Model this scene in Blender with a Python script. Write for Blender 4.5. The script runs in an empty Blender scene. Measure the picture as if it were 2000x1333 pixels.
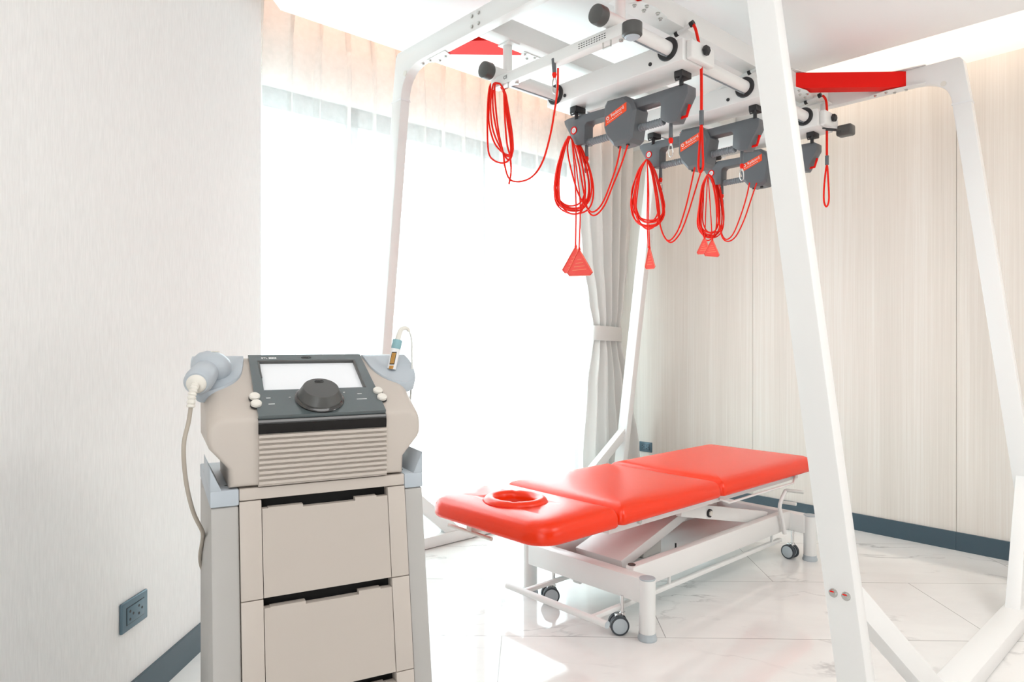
import bpy, bmesh, math, random
from mathutils import Vector, Matrix
random.seed(7)
PI = math.pi
scene = bpy.context.scene
col = scene.collection

# ------------------------------------------------------------------ camera
cam_d = bpy.data.cameras.new('camera')
cam_d.sensor_width = 36.0
cam_d.lens = 36.0 * 1330.0 / 2000.0
cam_d.clip_start = 0.05
cam = bpy.data.objects.new('camera', cam_d)
col.objects.link(cam)
cam.location = (0, 0, 1.15)
cam.rotation_euler = (PI / 2, 0, math.radians(47.6 - 90))
scene.camera = cam

# ------------------------------------------------------------------ sky and exposure
world = bpy.data.worlds.new('sky')
scene.world = world
world.use_nodes = True
wbg = world.node_tree.nodes['Background']
wbg.inputs[0].default_value = (0.80, 0.95, 1.0, 1)
wbg.inputs[1].default_value = 6.6

vs = scene.view_settings
vs.view_transform = 'Standard'
vs.look = 'None'
vs.gamma = 1
vs.use_curve_mapping = False
vs.exposure = 0.50

def area(name, loc, direction, sx, sy, power, color, portal=False, spread=None):
    d = bpy.data.lights.new(name, 'AREA')
    d.shape = 'RECTANGLE'; d.size = sx; d.size_y = sy
    d.energy = power; d.color = color
    if portal: d.cycles.is_portal = True
    if spread: d.spread = spread
    o = bpy.data.objects.new(name, d)
    col.objects.link(o)
    o.location = loc
    o.rotation_euler = Vector(direction).to_track_quat('-Z', 'Y').to_euler()
    return o

# daylight comes in through the window on the y = 3.5 wall
area('window_portal', (2.55, 3.62, 1.28), (0, -1, 0), 3.3, 2.5, 1, (1, 1, 1), portal=True)
# fill lights added under the ceiling, above and behind the camera
area('ceiling_fill', (0.6, 0.2, 2.66), (0, 0, -1), 1.2, 1.2, 8, (1.0, 0.985, 0.97))
area('ceiling_fill', (-1.2, -1.0, 2.66), (0, 0, -1), 1.2, 1.2, 8, (1.0, 0.985, 0.97))
area('ceiling_fill', (2.6, -0.9, 2.66), (0, 0, -1), 1.2, 1.2, 24, (1.0, 0.985, 0.97))
# two added soft fill lights in front of the closed rear wall
area('rear_fill', (-1.75, -2.2, 1.4), (0.45, 1, 0.30), 2.6, 2.2, 46, (1.0, 0.985, 0.97))
area('rear_fill', (2.9, -2.2, 1.4), (-0.25, 1, 0.40), 2.2, 2.2, 24, (1.0, 0.985, 0.97))
# warm strips lying in the cove round the dropped ceiling
area('cove_lamp_window', (2.6, 3.06, 2.80), (0, 0.9, 0.5), 2.5, 0.04, 4.6, (1.0, 0.60, 0.42))
area('cove_lamp_wood', (3.90, 0.5, 2.80), (0.7, 0, 0.7), 4.6, 0.04, 9, (1.0, 0.84, 0.68))
area('cove_lamp_left', (-0.1, 1.47, 2.80), (-0.7, 0.7, 0.5), 3.4, 0.04, 4, (1.0, 0.78, 0.55)).rotation_euler = (math.radians(125), 0, math.radians(46.2))

# ------------------------------------------------------------------ materials
def mat(name, color, rough=0.5, metal=0.0, spec=0.5, coat=0.0, coat_rough=0.1, bump=None, sheen=0):
    m = bpy.data.materials.new(name)
    m.use_nodes = True
    nt = m.node_tree
    b = nt.nodes['Principled BSDF']
    b.inputs['Base Color'].default_value = (*color, 1)
    b.inputs['Roughness'].default_value = rough
    b.inputs['Metallic'].default_value = metal
    b.inputs['Specular IOR Level'].default_value = spec
    b.inputs['Coat Weight'].default_value = coat
    b.inputs['Coat Roughness'].default_value = coat_rough
    b.inputs['Sheen Weight'].default_value = sheen
    # slight procedural unevenness in every finish
    tc = nt.nodes.new('ShaderNodeTexCoord')
    nz = nt.nodes.new('ShaderNodeTexNoise')
    sc, st = bump if bump else (60, 0.02)
    nz.inputs['Scale'].default_value = sc
    nt.links.new(tc.outputs['Object'], nz.inputs['Vector'])
    bp = nt.nodes.new('ShaderNodeBump')
    bp.inputs['Strength'].default_value = st
    bp.inputs['Distance'].default_value = 0.002
    nt.links.new(nz.outputs['Fac'], bp.inputs['Height'])
    nt.links.new(bp.outputs['Normal'], b.inputs['Normal'])
    return m

def N(nt, t): return nt.nodes.new(t)

WHITE = mat('white_powder_coat', (0.80, 0.79, 0.775), 0.32)
WHITE2 = mat('white_frame_paint', (0.80, 0.80, 0.785), 0.35)
CEIL = mat('ceiling_paint', (0.91, 0.91, 0.905), 0.9)
WALLP = mat('white_wall_paint', (0.86, 0.85, 0.83), 0.9)
REARW = mat('dark_grey_rear_wall', (0.16, 0.15, 0.14), 0.8)
REDP = mat('red_paint', (0.80, 0.006, 0.002), 0.6, spec=0.2)
ROPE = mat('red_cord', (0.85, 0.018, 0.006), 0.6, spec=0.2, bump=(400, 0.4))
REDTAG = mat('red_tag', (0.80, 0.03, 0.012), 0.4)
TAGEDGE = mat('tag_edge', (0.90, 0.16, 0.09), 0.4)
TAGINK = mat('tag_print', (0.85, 0.22, 0.10), 0.5)
VINYL = mat('red_vinyl', (0.86, 0.032, 0.001), 0.27, spec=0.42, bump=(140, 0.05))
GREY = mat('grey_plastic', (0.120, 0.130, 0.142), 0.4)
GREYL = mat('grey_rib_plastic', (0.20, 0.225, 0.245), 0.45)
CAPG = mat('grey_cap', (0.075, 0.075, 0.072), 0.35)
BLACK = mat('black_rubber', (0.018, 0.018, 0.02), 0.5)
DARKGAP = mat('dark_interior', (0.006, 0.006, 0.006), 0.8)
STEEL = mat('steel', (0.62, 0.62, 0.60), 0.25, metal=1.0)
CHROME = mat('chrome', (0.75, 0.76, 0.76), 0.12, metal=1.0)
BEIGE = mat('beige_plastic', (0.515, 0.460, 0.412), 0.45)
BEIGE2 = mat('beige_drawer_plastic', (0.485, 0.432, 0.385), 0.45)
GREYC = mat('grey_column_plastic', (0.42, 0.405, 0.385), 0.45)
BLUEG = mat('bluish_grey_plastic', (0.44, 0.485, 0.53), 0.4)
PANEL = mat('dark_glossy_panel', (0.075, 0.095, 0.10), 0.24, coat=0.6, coat_rough=0.12)
GLOSSB = mat('black_gloss', (0.010, 0.009, 0.009), 0.06, coat=1.0, coat_rough=0.03)
SCREEN = mat('screen', (0.82, 0.84, 0.87), 0.35, spec=0.3)
MARK = mat('white_print', (0.80, 0.80, 0.80), 0.5)
INK = mat('black_print', (0.03, 0.03, 0.03), 0.6)
ORANGE = mat('orange_label', (0.95, 0.075, 0.008), 0.4)
YELLOW = mat('yellow_label', (0.80, 0.45, 0.12), 0.5)
TEAL = mat('teal_band', (0.24, 0.42, 0.46), 0.4)
IVORY = mat('ivory_plastic', (0.74, 0.71, 0.65), 0.45)
CABLE = mat('beige_cable', (0.42, 0.37, 0.31), 0.5)
WHITEC = mat('pale_cable', (0.70, 0.70, 0.67), 0.5)
CASTER = mat('grey_caster', (0.46, 0.51, 0.54), 0.4)
TYRE = mat('dark_tyre', (0.045, 0.055, 0.065), 0.5)
BASEB = mat('blue_grey_baseboard', (0.050, 0.085, 0.110), 0.32, bump=(8, 0.05))
SOCK = mat('blue_grey_socket', (0.10, 0.16, 0.20), 0.35, metal=0.3)
FRAMEM = mat('window_frame_metal', (0.20, 0.21, 0.22), 0.5)
LEAF = mat('outside_render', (0.75, 0.76, 0.76), 0.9)

def wall_fabric():
    m = mat('woven_wallpaper', (0.82, 0.81, 0.795), 0.85)
    nt = m.node_tree; b = nt.nodes['Principled BSDF']
    tc = N(nt, 'ShaderNodeTexCoord'); mp = N(nt, 'ShaderNodeMapping')
    mp.inputs['Scale'].default_value = (55, 55, 5)
    nt.links.new(tc.outputs['Object'], mp.inputs['Vector'])
    n1 = N(nt, 'ShaderNodeTexNoise'); n1.inputs['Scale'].default_value = 4; n1.inputs['Detail'].default_value = 4
    nt.links.new(mp.outputs[0], n1.inputs['Vector'])
    cr = N(nt, 'ShaderNodeValToRGB')
    cr.color_ramp.elements[0].position = 0.3; cr.color_ramp.elements[0].color = (0.80, 0.795, 0.785, 1)
    cr.color_ramp.elements[1].position = 0.7; cr.color_ramp.elements[1].color = (0.87, 0.865, 0.855, 1)
    nt.links.new(n1.outputs['Fac'], cr.inputs[0]); nt.links.new(cr.outputs[0], b.inputs['Base Color'])
    bp = N(nt, 'ShaderNodeBump'); bp.inputs['Strength'].default_value = 0.35; bp.inputs['Distance'].default_value = 0.002
    nt.links.new(n1.outputs['Fac'], bp.inputs['Height']); nt.links.new(bp.outputs[0], b.inputs['Normal'])
    return m
WALLF = wall_fabric()

def wood():
    m = mat('pale_wood', (0.75, 0.66, 0.57), 0.5)
    nt = m.node_tree; b = nt.nodes['Principled BSDF']
    tc = N(nt, 'ShaderNodeTexCoord'); mp = N(nt, 'ShaderNodeMapping')
    mp.inputs['Scale'].default_value = (1, 60, 0.6)
    nt.links.new(tc.outputs['Object'], mp.inputs['Vector'])
    n1 = N(nt, 'ShaderNodeTexNoise'); n1.inputs['Scale'].default_value = 2.2; n1.inputs['Detail'].default_value = 6; n1.inputs['Roughness'].default_value = 0.65
    nt.links.new(mp.outputs[0], n1.inputs['Vector'])
    mp2 = N(nt, 'ShaderNodeMapping'); mp2.inputs['Scale'].default_value = (1, 4.5, 0.12)
    nt.links.new(tc.outputs['Object'], mp2.inputs['Vector'])
    n2 = N(nt, 'ShaderNodeTexNoise'); n2.inputs['Scale'].default_value = 1.6; n2.inputs['Detail'].default_value = 3
    nt.links.new(mp2.outputs[0], n2.inputs['Vector'])
    ad = N(nt, 'ShaderNodeMath'); ad.operation = 'MULTIPLY_ADD'; ad.inputs[1].default_value = 0.55
    nt.links.new(n1.outputs['Fac'], ad.inputs[0])
    mu = N(nt, 'ShaderNodeMath'); mu.operation = 'MULTIPLY'; mu.inputs[1].default_value = 0.45
    nt.links.new(n2.outputs['Fac'], mu.inputs[0]); nt.links.new(mu.outputs[0], ad.inputs[2])
    cr = N(nt, 'ShaderNodeValToRGB')
    e = cr.color_ramp.elements
    e[0].position = 0.34; e[0].color = (0.675, 0.615, 0.555, 1)
    e[1].position = 0.64; e[1].color = (0.79, 0.745, 0.695, 1)
    x = e.new(0.5); x.color = (0.735, 0.675, 0.615, 1)
    nt.links.new(ad.outputs[0], cr.inputs[0]); nt.links.new(cr.outputs[0], b.inputs['Base Color'])
    return m
WOOD = wood()

def marble():
    m = mat('polished_marble_tile', (0.8, 0.79, 0.78), 0.07)
    nt = m.node_tree; b = nt.nodes['Principled BSDF']
    tc = N(nt, 'ShaderNodeTexCoord')
    br = N(nt, 'ShaderNodeTexBrick')
    br.offset = 0.5; br.inputs['Scale'].default_value = 1.0
    br.inputs['Brick Width'].default_value = 1.27; br.inputs['Row Height'].default_value = 0.63
    br.inputs['Mortar Size'].default_value = 0.0016; br.inputs['Mortar Smooth'].default_value = 0.0
    br.inputs['Color1'].default_value = (0, 0, 0, 1); br.inputs['Color2'].default_value = (1, 1, 1, 1)
    br.inputs['Mortar'].default_value = (0.5, 0.5, 0.5, 1)
    nt.links.new(tc.outputs['Object'], br.inputs['Vector'])
    # veins: two warped ridges, shifted tile by tile
    off = N(nt, 'ShaderNodeVectorMath'); off.operation = 'MULTIPLY_ADD'
    off.inputs[1].default_value = (7.3, 4.1, 0)
    nt.links.new(br.outputs['Color'], off.inputs[0]); nt.links.new(tc.outputs['Object'], off.inputs[2])
    def vein(scale, dist, lo, hi, seed):
        mp = N(nt, 'ShaderNodeMapping'); mp.inputs['Location'].default_value = (seed, seed * 1.7, 0)
        mp.inputs['Rotation'].default_value = (0, 0, 0.75); mp.inputs['Scale'].default_value = (1, 2.3, 1)
        nt.links.new(off.outputs[0], mp.inputs[0])
        n = N(nt, 'ShaderNodeTexNoise'); n.inputs['Scale'].default_value = scale; n.inputs['Detail'].default_value = 7
        n.inputs['Roughness'].default_value = 0.55; n.inputs['Distortion'].default_value = dist
        nt.links.new(mp.outputs[0], n.inputs['Vector'])
        s = N(nt, 'ShaderNodeMath'); s.operation = 'SUBTRACT'; s.inputs[1].default_value = 0.5
        a = N(nt, 'ShaderNodeMath'); a.operation = 'ABSOLUTE'
        nt.links.new(n.outputs['Fac'], s.inputs[0]); nt.links.new(s.outputs[0], a.inputs[0])
        r = N(nt, 'ShaderNodeMapRange'); r.inputs['From Min'].default_value = lo; r.inputs['From Max'].default_value = hi
        r.inputs['To Min'].default_value = 1; r.inputs['To Max'].default_value = 0
        nt.links.new(a.outputs[0], r.inputs['Value'])
        return r.outputs[0]
    v1 = vein(0.9, 0.6, 0.0, 0.012, 3.1)
    v2 = vein(0.8, 0.4, 0.0, 0.09, 9.4)
    # patches where veins appear
    pn = N(nt, 'ShaderNodeTexNoise'); pn.inputs['Scale'].default_value = 1.7
    nt.links.new(off.outputs[0], pn.inputs['Vector'])
    pr = N(nt, 'ShaderNodeMapRange'); pr.inputs['From Min'].default_value = 0.46; pr.inputs['From Max'].default_value = 0.62
    nt.links.new(pn.outputs['Fac'], pr.inputs['Value'])
    m1 = N(nt, 'ShaderNodeMath'); m1.operation = 'MULTIPLY'
    nt.links.new(v1, m1.inputs[0]); nt.links.new(pr.outputs[0], m1.inputs[1])
    mx1 = N(nt, 'ShaderNodeMixRGB'); mx1.inputs[1].default_value = (0.84, 0.825, 0.805, 1); mx1.inputs[2].default_value = (0.74, 0.72, 0.705, 1)
    m2 = N(nt, 'ShaderNodeMath'); m2.operation = 'MULTIPLY'; m2.inputs[1].default_value = 0.45
    nt.links.new(v2, m2.inputs[0]); nt.links.new(m2.outputs[0], mx1.inputs[0])
    mx2 = N(nt, 'ShaderNodeMixRGB'); mx2.inputs[2].default_value = (0.40, 0.385, 0.385, 1)
    m3 = N(nt, 'ShaderNodeMath'); m3.operation = 'MULTIPLY'; m3.inputs[1].default_value = 0.75
    nt.links.new(m1.outputs[0], m3.inputs[0])
    nt.links.new(m3.outputs[0], mx2.inputs[0]); nt.links.new(mx1.outputs[0], mx2.inputs[1])
    mx3 = N(nt, 'ShaderNodeMixRGB'); mx3.inputs[2].default_value = (0.36, 0.345, 0.33, 1)
    nt.links.new(br.outputs['Fac'], mx3.inputs[0]); nt.links.new(mx2.outputs[0], mx3.inputs[1])
    nt.links.new(mx3.outputs[0], b.inputs['Base Color'])
    return m
MARBLE = marble()

def sheer():
    m = bpy.data.materials.new('sheer_voile'); m.use_nodes = True
    nt = m.node_tree; nt.nodes.clear()
    out = N(nt, 'ShaderNodeOutputMaterial')
    tr = N(nt, 'ShaderNodeBsdfTransparent')
    tl = N(nt, 'ShaderNodeBsdfTranslucent'); tl.inputs[0].default_value = (0.70, 0.69, 0.68, 1)
    df = N(nt, 'ShaderNodeBsdfDiffuse'); df.inputs[0].default_value = (0.90, 0.88, 0.85, 1)
    a = N(nt, 'ShaderNodeMixShader'); a.inputs[0].default_value = 0.62
    nt.links.new(tl.outputs[0], a.inputs[1]); nt.links.new(df.outputs[0], a.inputs[2])
    b = N(nt, 'ShaderNodeMixShader')
    tc = N(nt, 'ShaderNodeTexCoord'); nz = N(nt, 'ShaderNodeTexNoise'); nz.inputs['Scale'].default_value = 30
    nt.links.new(tc.outputs['Object'], nz.inputs['Vector'])
    mr = N(nt, 'ShaderNodeMapRange'); mr.inputs['To Min'].default_value = 0.46; mr.inputs['To Max'].default_value = 0.56
    nt.links.new(nz.outputs['Fac'], mr.inputs['Value']); nt.links.new(mr.outputs[0], b.inputs[0])
    nt.links.new(tr.outputs[0], b.inputs[1]); nt.links.new(a.outputs[0], b.inputs[2])
    nt.links.new(b.outputs[0], out.inputs[0])
    return m
SHEER = sheer()

def fabric(name, color, trans=0.25):
    m = bpy.data.materials.new(name); m.use_nodes = True
    nt = m.node_tree; b = nt.nodes['Principled BSDF']; out = nt.nodes['Material Output']
    b.inputs['Base Color'].default_value = (*color, 1); b.inputs['Roughness'].default_value = 0.9
    tc = N(nt, 'ShaderNodeTexCoord'); nz = N(nt, 'ShaderNodeTexNoise'); nz.inputs['Scale'].default_value = 300
    nt.links.new(tc.outputs['Object'], nz.inputs['Vector'])
    bp = N(nt, 'ShaderNodeBump'); bp.inputs['Strength'].default_value = 0.25; bp.inputs['Distance'].default_value = 0.001
    nt.links.new(nz.outputs['Fac'], bp.inputs['Height']); nt.links.new(bp.outputs[0], b.inputs['Normal'])
    tl = N(nt, 'ShaderNodeBsdfTranslucent'); tl.inputs[0].default_value = (*color, 1)
    mx = N(nt, 'ShaderNodeMixShader'); mx.inputs[0].default_value = trans
    nt.links.new(b.outputs[0], mx.inputs[1]); nt.links.new(tl.outputs[0], mx.inputs[2]); nt.links.new(mx.outputs[0], out.inputs[0])
    return m
DRAPE = fabric('grey_drape_fabric', (0.70, 0.68, 0.655), 0.12)

def glass():
    m = bpy.data.materials.new('window_glass'); m.use_nodes = True
    nt = m.node_tree; nt.nodes.clear()
    out = N(nt, 'ShaderNodeOutputMaterial')
    tr = N(nt, 'ShaderNodeBsdfTransparent'); tr.inputs[0].default_value = (0.97, 0.985, 0.98, 1)
    gl = N(nt, 'ShaderNodeBsdfGlossy'); gl.inputs['Roughness'].default_value = 0.02
    b = N(nt, 'ShaderNodeMixShader'); b.inputs[0].default_value = 0.06
    nt.links.new(tr.outputs[0], b.inputs[1]); nt.links.new(gl.outputs[0], b.inputs[2]); nt.links.new(b.outputs[0], out.inputs[0])
    return m
GLASS = glass()

# ------------------------------------------------------------------ mesh helpers
class MB:
    def __init__(s): s.bm = bmesh.new()
    def merge(s, other):
        me = bpy.data.meshes.new('t'); other.to_mesh(me); other.free(); s.bm.from_mesh(me); bpy.data.meshes.remove(me); return s
    def box(s, lo, hi, bev=0.0, seg=2, M=None):
        b = bmesh.new(); bmesh.ops.create_cube(b, size=1)
        lo = Vector(lo); hi = Vector(hi); c = (lo + hi) / 2; d = hi - lo
        for v in b.verts: v.co = Vector((v.co.x * d.x, v.co.y * d.y, v.co.z * d.z)) + c
        if bev > 0:
            bmesh.ops.bevel(b, geom=b.edges[:], offset=min(bev, min(abs(d.x), abs(d.y), abs(d.z)) * 0.49), segments=seg, profile=0.5, affect='EDGES')
        if M: bmesh.ops.transform(b, matrix=M, verts=b.verts)
        return s.merge(b)
    def prism(s, pts, vec, bev=0.0, seg=2):
        """closed planar polygon pts (3d) pushed along vec"""
        b = bmesh.new(); vec = Vector(vec)
        a = [b.verts.new(Vector(p)) for p in pts]; c = [b.verts.new(Vector(p) + vec) for p in pts]
        n = len(a)
        b.faces.new(a[::-1]); b.faces.new(c)
        for i in range(n): b.faces.new((a[i], a[(i + 1) % n], c[(i + 1) % n], c[i]))
        bmesh.ops.recalc_face_normals(b, faces=b.faces[:])
        if bev > 0: bmesh.ops.bevel(b, geom=b.edges[:], offset=bev, segments=seg, profile=0.5, affect='EDGES', clamp_overlap=True)
        return s.merge(b)
    def tube(s, pts, r, n=8, closed=False, cap=True, smooth=4):
        pts = [Vector(p) for p in pts]
        if smooth: pts = catmull(pts, smooth, closed)
        m = len(pts); rings = []; b = s.bm; up = None
        for i, p in enumerate(pts):
            if closed: t = pts[(i + 1) % m] - pts[i - 1]
            else: t = pts[min(i + 1, m - 1)] - pts[max(i - 1, 0)]
            if t.length < 1e-9: t = Vector((0, 0, 1))
            t.normalize()
            if up is None:
                up = Vector((0, 0, 1)) if abs(t.z) < 0.9 else Vector((1, 0, 0))
            u = up - t * up.dot(t)
            if u.length < 1e-6: u = t.orthogonal()
            u.normalize(); up = u; w = t.cross(u)
            rr = r(i / (m - 1)) if callable(r) else r
            rings.append([b.verts.new(p + (u * math.cos(2 * PI * k / n) + w * math.sin(2 * PI * k / n)) * rr) for k in range(n)])
        rng = range(m) if closed else range(m - 1)
        for i in rng:
            A, B = rings[i], rings[(i + 1) % m]
            for k in range(n): b.faces.new((A[k], A[(k + 1) % n], B[(k + 1) % n], B[k]))
        if cap and not closed:
            b.faces.new(rings[0][::-1]); b.faces.new(rings[-1])
        return s
    def cyl(s, p0, p1, r, n=24, r2=None, bev=0.0):
        p0, p1 = Vector(p0), Vector(p1); d = p1 - p0; L = d.length
        b = bmesh.new()
        bmesh.ops.create_cone(b, cap_ends=True, segments=n, radius1=r, radius2=r if r2 is None else r2, depth=L)
        if bev > 0:
            es = [e for e in b.edges if abs(e.verts[0].co.z - e.verts[1].co.z) < 1e-6]
            bmesh.ops.bevel(b, geom=es, offset=bev, segments=3, profile=0.5, affect='EDGES')
        M = Matrix.Translation((p0 + p1) / 2) @ d.to_track_quat('Z', 'Y').to_matrix().to_4x4()
        bmesh.ops.transform(b, matrix=M, verts=b.verts)
        return s.merge(b)
    def lathe(s, prof, origin, axis, n=32):
        """prof: (radius, height) list along axis from origin"""
        b = s.bm; q = Vector(axis).to_track_quat('Z', 'Y'); o = Vector(origin); rings = []
        for r, h in prof:
            if r < 1e-6: rings.append([b.verts.new(o + q @ Vector((0, 0, h)))])
            else: rings.append([b.verts.new(o + q @ Vector((r * math.cos(2 * PI * k / n), r * math.sin(2 * PI * k / n), h))) for k in range(n)])
        for A, B in zip(rings, rings[1:]):
            for k in range(n):
                k2 = (k + 1) % n
                if len(A) == 1 and len(B) == 1: continue
                if len(A) == 1: b.faces.new((A[0], B[k2], B[k]))
                elif len(B) == 1: b.faces.new((A[k], A[k2], B[0]))
                else: b.faces.new((A[k], A[k2], B[k2], B[k]))
        return s
    def torus(s, c, axis, R, r, n=28, m=10):
        q = Vector(axis).to_track_quat('Z', 'Y')
        pts = [Vector(c) + q @ Vector((R * math.cos(2 * PI * k / n), R * math.sin(2 * PI * k / n), 0)) for k in range(n)]
        return s.tube(pts, r, n=m, closed=True, smooth=0)
    def xf(s, M): bmesh.ops.transform(s.bm, matrix=M, verts=s.bm.verts); return s
    def obj(s, name, m, parent=None, smooth=35):
        bmesh.ops.recalc_face_normals(s.bm, faces=s.bm.faces[:])
        me = bpy.data.meshes.new(name); s.bm.to_mesh(me); s.bm.free()
        me.materials.append(m)
        if smooth:
            me.polygons.foreach_set('use_smooth', [True] * len(me.polygons))
            me.set_sharp_from_angle(angle=math.radians(smooth))
        o = bpy.data.objects.new(name, me); col.objects.link(o)
        if parent is not None: o.parent = parent
        return o

def catmull(pts, k, closed):
    out = []; n = len(pts)
    rng = range(n) if closed else range(n - 1)
    for i in rng:
        if closed: p0, p1, p2, p3 = pts[i - 1], pts[i], pts[(i + 1) % n], pts[(i + 2) % n]
        else: p0, p1, p2, p3 = pts[max(i - 1, 0)], pts[i], pts[i + 1], pts[min(i + 2, n - 1)]
        for j in range(k):
            t = j / k
            out.append(0.5 * ((2 * p1) + (p2 - p0) * t + (2 * p0 - 5 * p1 + 4 * p2 - p3) * t * t + (3 * p1 - p0 - 3 * p2 + p3) * t ** 3))
    if not closed: out.append(pts[-1])
    return out

def tag(o, label, cat, group=None):
    o['label'] = label; o['category'] = cat
    if group: o['group'] = group
    return o
def empty(name, loc, rz=0.0):
    o = bpy.data.objects.new(name, None); o.location = loc; o.rotation_euler = (0, 0, rz); o.empty_display_size = 0.1
    col.objects.link(o); return o
def struct(o):
    o['kind'] = 'structure'; return o
def rel(o, root):
    """parts are modelled in world coordinates: hang them under the root without moving them"""
    o.parent = root; o.matrix_parent_inverse = Matrix.Translation(root.location).inverted(); return o
def text_mesh(s, size, extrude=0.0004, spacing=1.0):
    c = bpy.data.curves.new('txt', 'FONT'); c.body = s; c.size = size; c.extrude = extrude
    c.align_x = 'CENTER'; c.align_y = 'CENTER'; c.space_character = spacing
    o = bpy.data.objects.new('txt', c); col.objects.link(o)
    dg = bpy.context.evaluated_depsgraph_get(); dg.update()
    me = bpy.data.meshes.new_from_object(o.evaluated_get(dg))
    b = bmesh.new(); b.from_mesh(me)
    bpy.data.objects.remove(o); bpy.data.curves.remove(c); bpy.data.meshes.remove(me)
    return b
def frame(origin, xdir, ydir):
    x = Vector(xdir).normalized(); y = Vector(ydir); y = (y - x * y.dot(x)).normalized(); z = x.cross(y)
    return Matrix(((x.x, y.x, z.x, origin[0]), (x.y, y.y, z.y, origin[1]), (x.z, y.z, z.z, origin[2]), (0, 0, 0, 1)))

# ------------------------------------------------------------------ the room
LD = Vector((0.692, 0.722, 0)).normalized()     # direction of the left wall, away from the camera
LN = Vector((0.722, -0.692, 0)).normalized()    # its face, into the room
LE = Vector((1.253, 3.076, 0))                  # its far end (outer corner)
LB = LE - LD * 7.3
def wx(y): return 4.347 + (y - 1.685) * 0.025   # face of the wood wall
REAR = -2.3

# floor: own frame along the tiles
f = MB(); f.box((-5.5, -5.5, -0.1), (6.5, 3.2, 0.0))
fo = f.obj('floor', MARBLE, smooth=0); fo.location = (1.76, 1.986, 0); fo.rotation_euler = (0, 0, math.atan2(-0.693, 0.721)); struct(fo)
# dropped ceiling slab with open coves, upper ceiling above it
c0 = LE + LN * 0.105 + LD * 0.005
c1 = LB + LN * 0.105
m = MB(); m.prism([(c0.x, 3.045, 2.68), (3.81, 3.045, 2.68), (3.94, REAR + 0.1, 2.68), (c1.x + 0.4, REAR + 0.1, 2.68), (c1.x + 0.1, c1.y + 0.1, 2.68)], (0, 0, 0.07))
struct(m.obj('ceiling', CEIL, smooth=0))
m = MB(); m.box((-5, -4, 2.97), (5.0, 4.1, 3.05))
struct(m.obj('ceiling_upper', CEIL, smooth=0))
# left wall
m = MB(); m.prism([LB, LE, LE - LN * 0.14, LB - LN * 0.14], (0, 0, 2.97))
struct(m.obj('wall_left', WALLF, smooth=0))
# recess side wall behind the left wall's end
m = MB(); m.box((0.66, 3.0, 0), (0.74, 3.62, 2.97))
struct(m.obj('wall_recess', WALLP, smooth=0))
# window wall: header, sill strip and reveals round a wide opening
m = MB()
m.box((0.74, 3.5, 2.50), (4.55, 3.62, 2.97)); m.box((0.74, 3.5, 0), (4.55, 3.62, 0.06))
m.box((0.74, 3.5, 0.06), (1.0, 3.62, 2.50)); m.box((3.92, 3.5, 0.06), (4.55, 3.62, 2.50))
struct(m.obj('wall_window', WALLP, smooth=0))
# wood wall: grooved panels up to the cove, painted above
m = MB()
ys = [-2.5, -1.313, -0.097, 1.118, 2.333, 3.5]
for a, b_ in zip(ys, ys[1:]):
    m.prism([(wx(a + .0012), a + .0012, 0.0), (wx(b_ - .0012), b_ - .0012, 0.0), (wx(b_) + .02, b_ - .0012, 0.0), (wx(a) + .02, a + .0012, 0.0)], (0, 0, 2.665))
struct(m.obj('wall_right', WOOD, smooth=0))
m = MB(); m.prism([(wx(-2.5) + .02, -2.5, 0), (wx(3.62) + .02, 3.62, 0), (wx(3.62) + .2, 3.62, 0), (wx(-2.5) + .2, -2.5, 0)], (0, 0, 2.97))
struct(m.obj('wall_right_backing', WALLP, smooth=0))
m = MB(); m.box((-5, REAR - .12, 0), (4.5, REAR, 2.97))
struct(m.obj('wall_rear', REARW, smooth=0))
# baseboards
m = MB(); m.prism([LB + LN * 0.0, LE, LE + LN * 0.012, LB + LN * 0.012], (0, 0, 0.10))
struct(m.obj('baseboard_left', BASEB, smooth=0))
m = MB()
for a, b_ in ((-2.3, 1.1175), (1.1185, 3.5)):
    m.prism([(wx(a) - .012, a, 0), (wx(b_) - .012, b_, 0), (wx(b_), b_, 0), (wx(a), a, 0)], (0, 0, 0.10))
struct(m.obj('baseboard_right', BASEB, smooth=0))
m = MB(); m.box((-4.5, REAR, 0), (4.3, REAR + .012, 0.10))
struct(m.obj('baseboard_rear', BASEB, smooth=0))

# window: dark frame with mullions and panes
w = empty('window_1', (2.61, 3.56, 0.06)); struct(w)
m = MB()
x0, x1, z0, z1 = 1.0, 3.92, 0.06, 2.50
m.box((x0, 3.53, z0), (x1, 3.59, z0 + .05)); m.box((x0, 3.53, z1 - .11), (x1, 3.59, z1))
for x in (x0, 1.96, 2.93, x1 - .05): m.box((x, 3.53, z0), (x + .05, 3.59, z1))
rel(m.obj('window_frame', FRAMEM, smooth=0), w)
for xa, xb in ((1.05, 1.96), (2.01, 2.93), (2.98, 3.87)):
    m = MB(); m.box((xa, 3.556, z0 + .05), (xb, 3.564, z1 - .11)); rel(m.obj('glass_pane', GLASS, smooth=0), w)
# balcony outside
m = MB(); m.box((-0.5, 3.62, -0.15), (5.5, 5.4, -0.02)); struct(m.obj('trim_1', LEAF, smooth=0))

# ------------------------------------------------------------------ curtains
def sheet(fx, z_list, x0, x1, n, name, material, parent):
    b = bmesh.new(); rows = []
    for z in z_list:
        rows.append([b.verts.new(fx(x0 + (x1 - x0) * i / n, i / n, z)) for i in range(n + 1)])
    for A, B in zip(rows, rows[1:]):
        for i in range(n): b.faces.new((A[i], A[i + 1], B[i + 1], B[i]))
    m = MB(); m.bm.free(); m.bm = b
    return rel(m.obj(name, material, smooth=180), parent)

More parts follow.
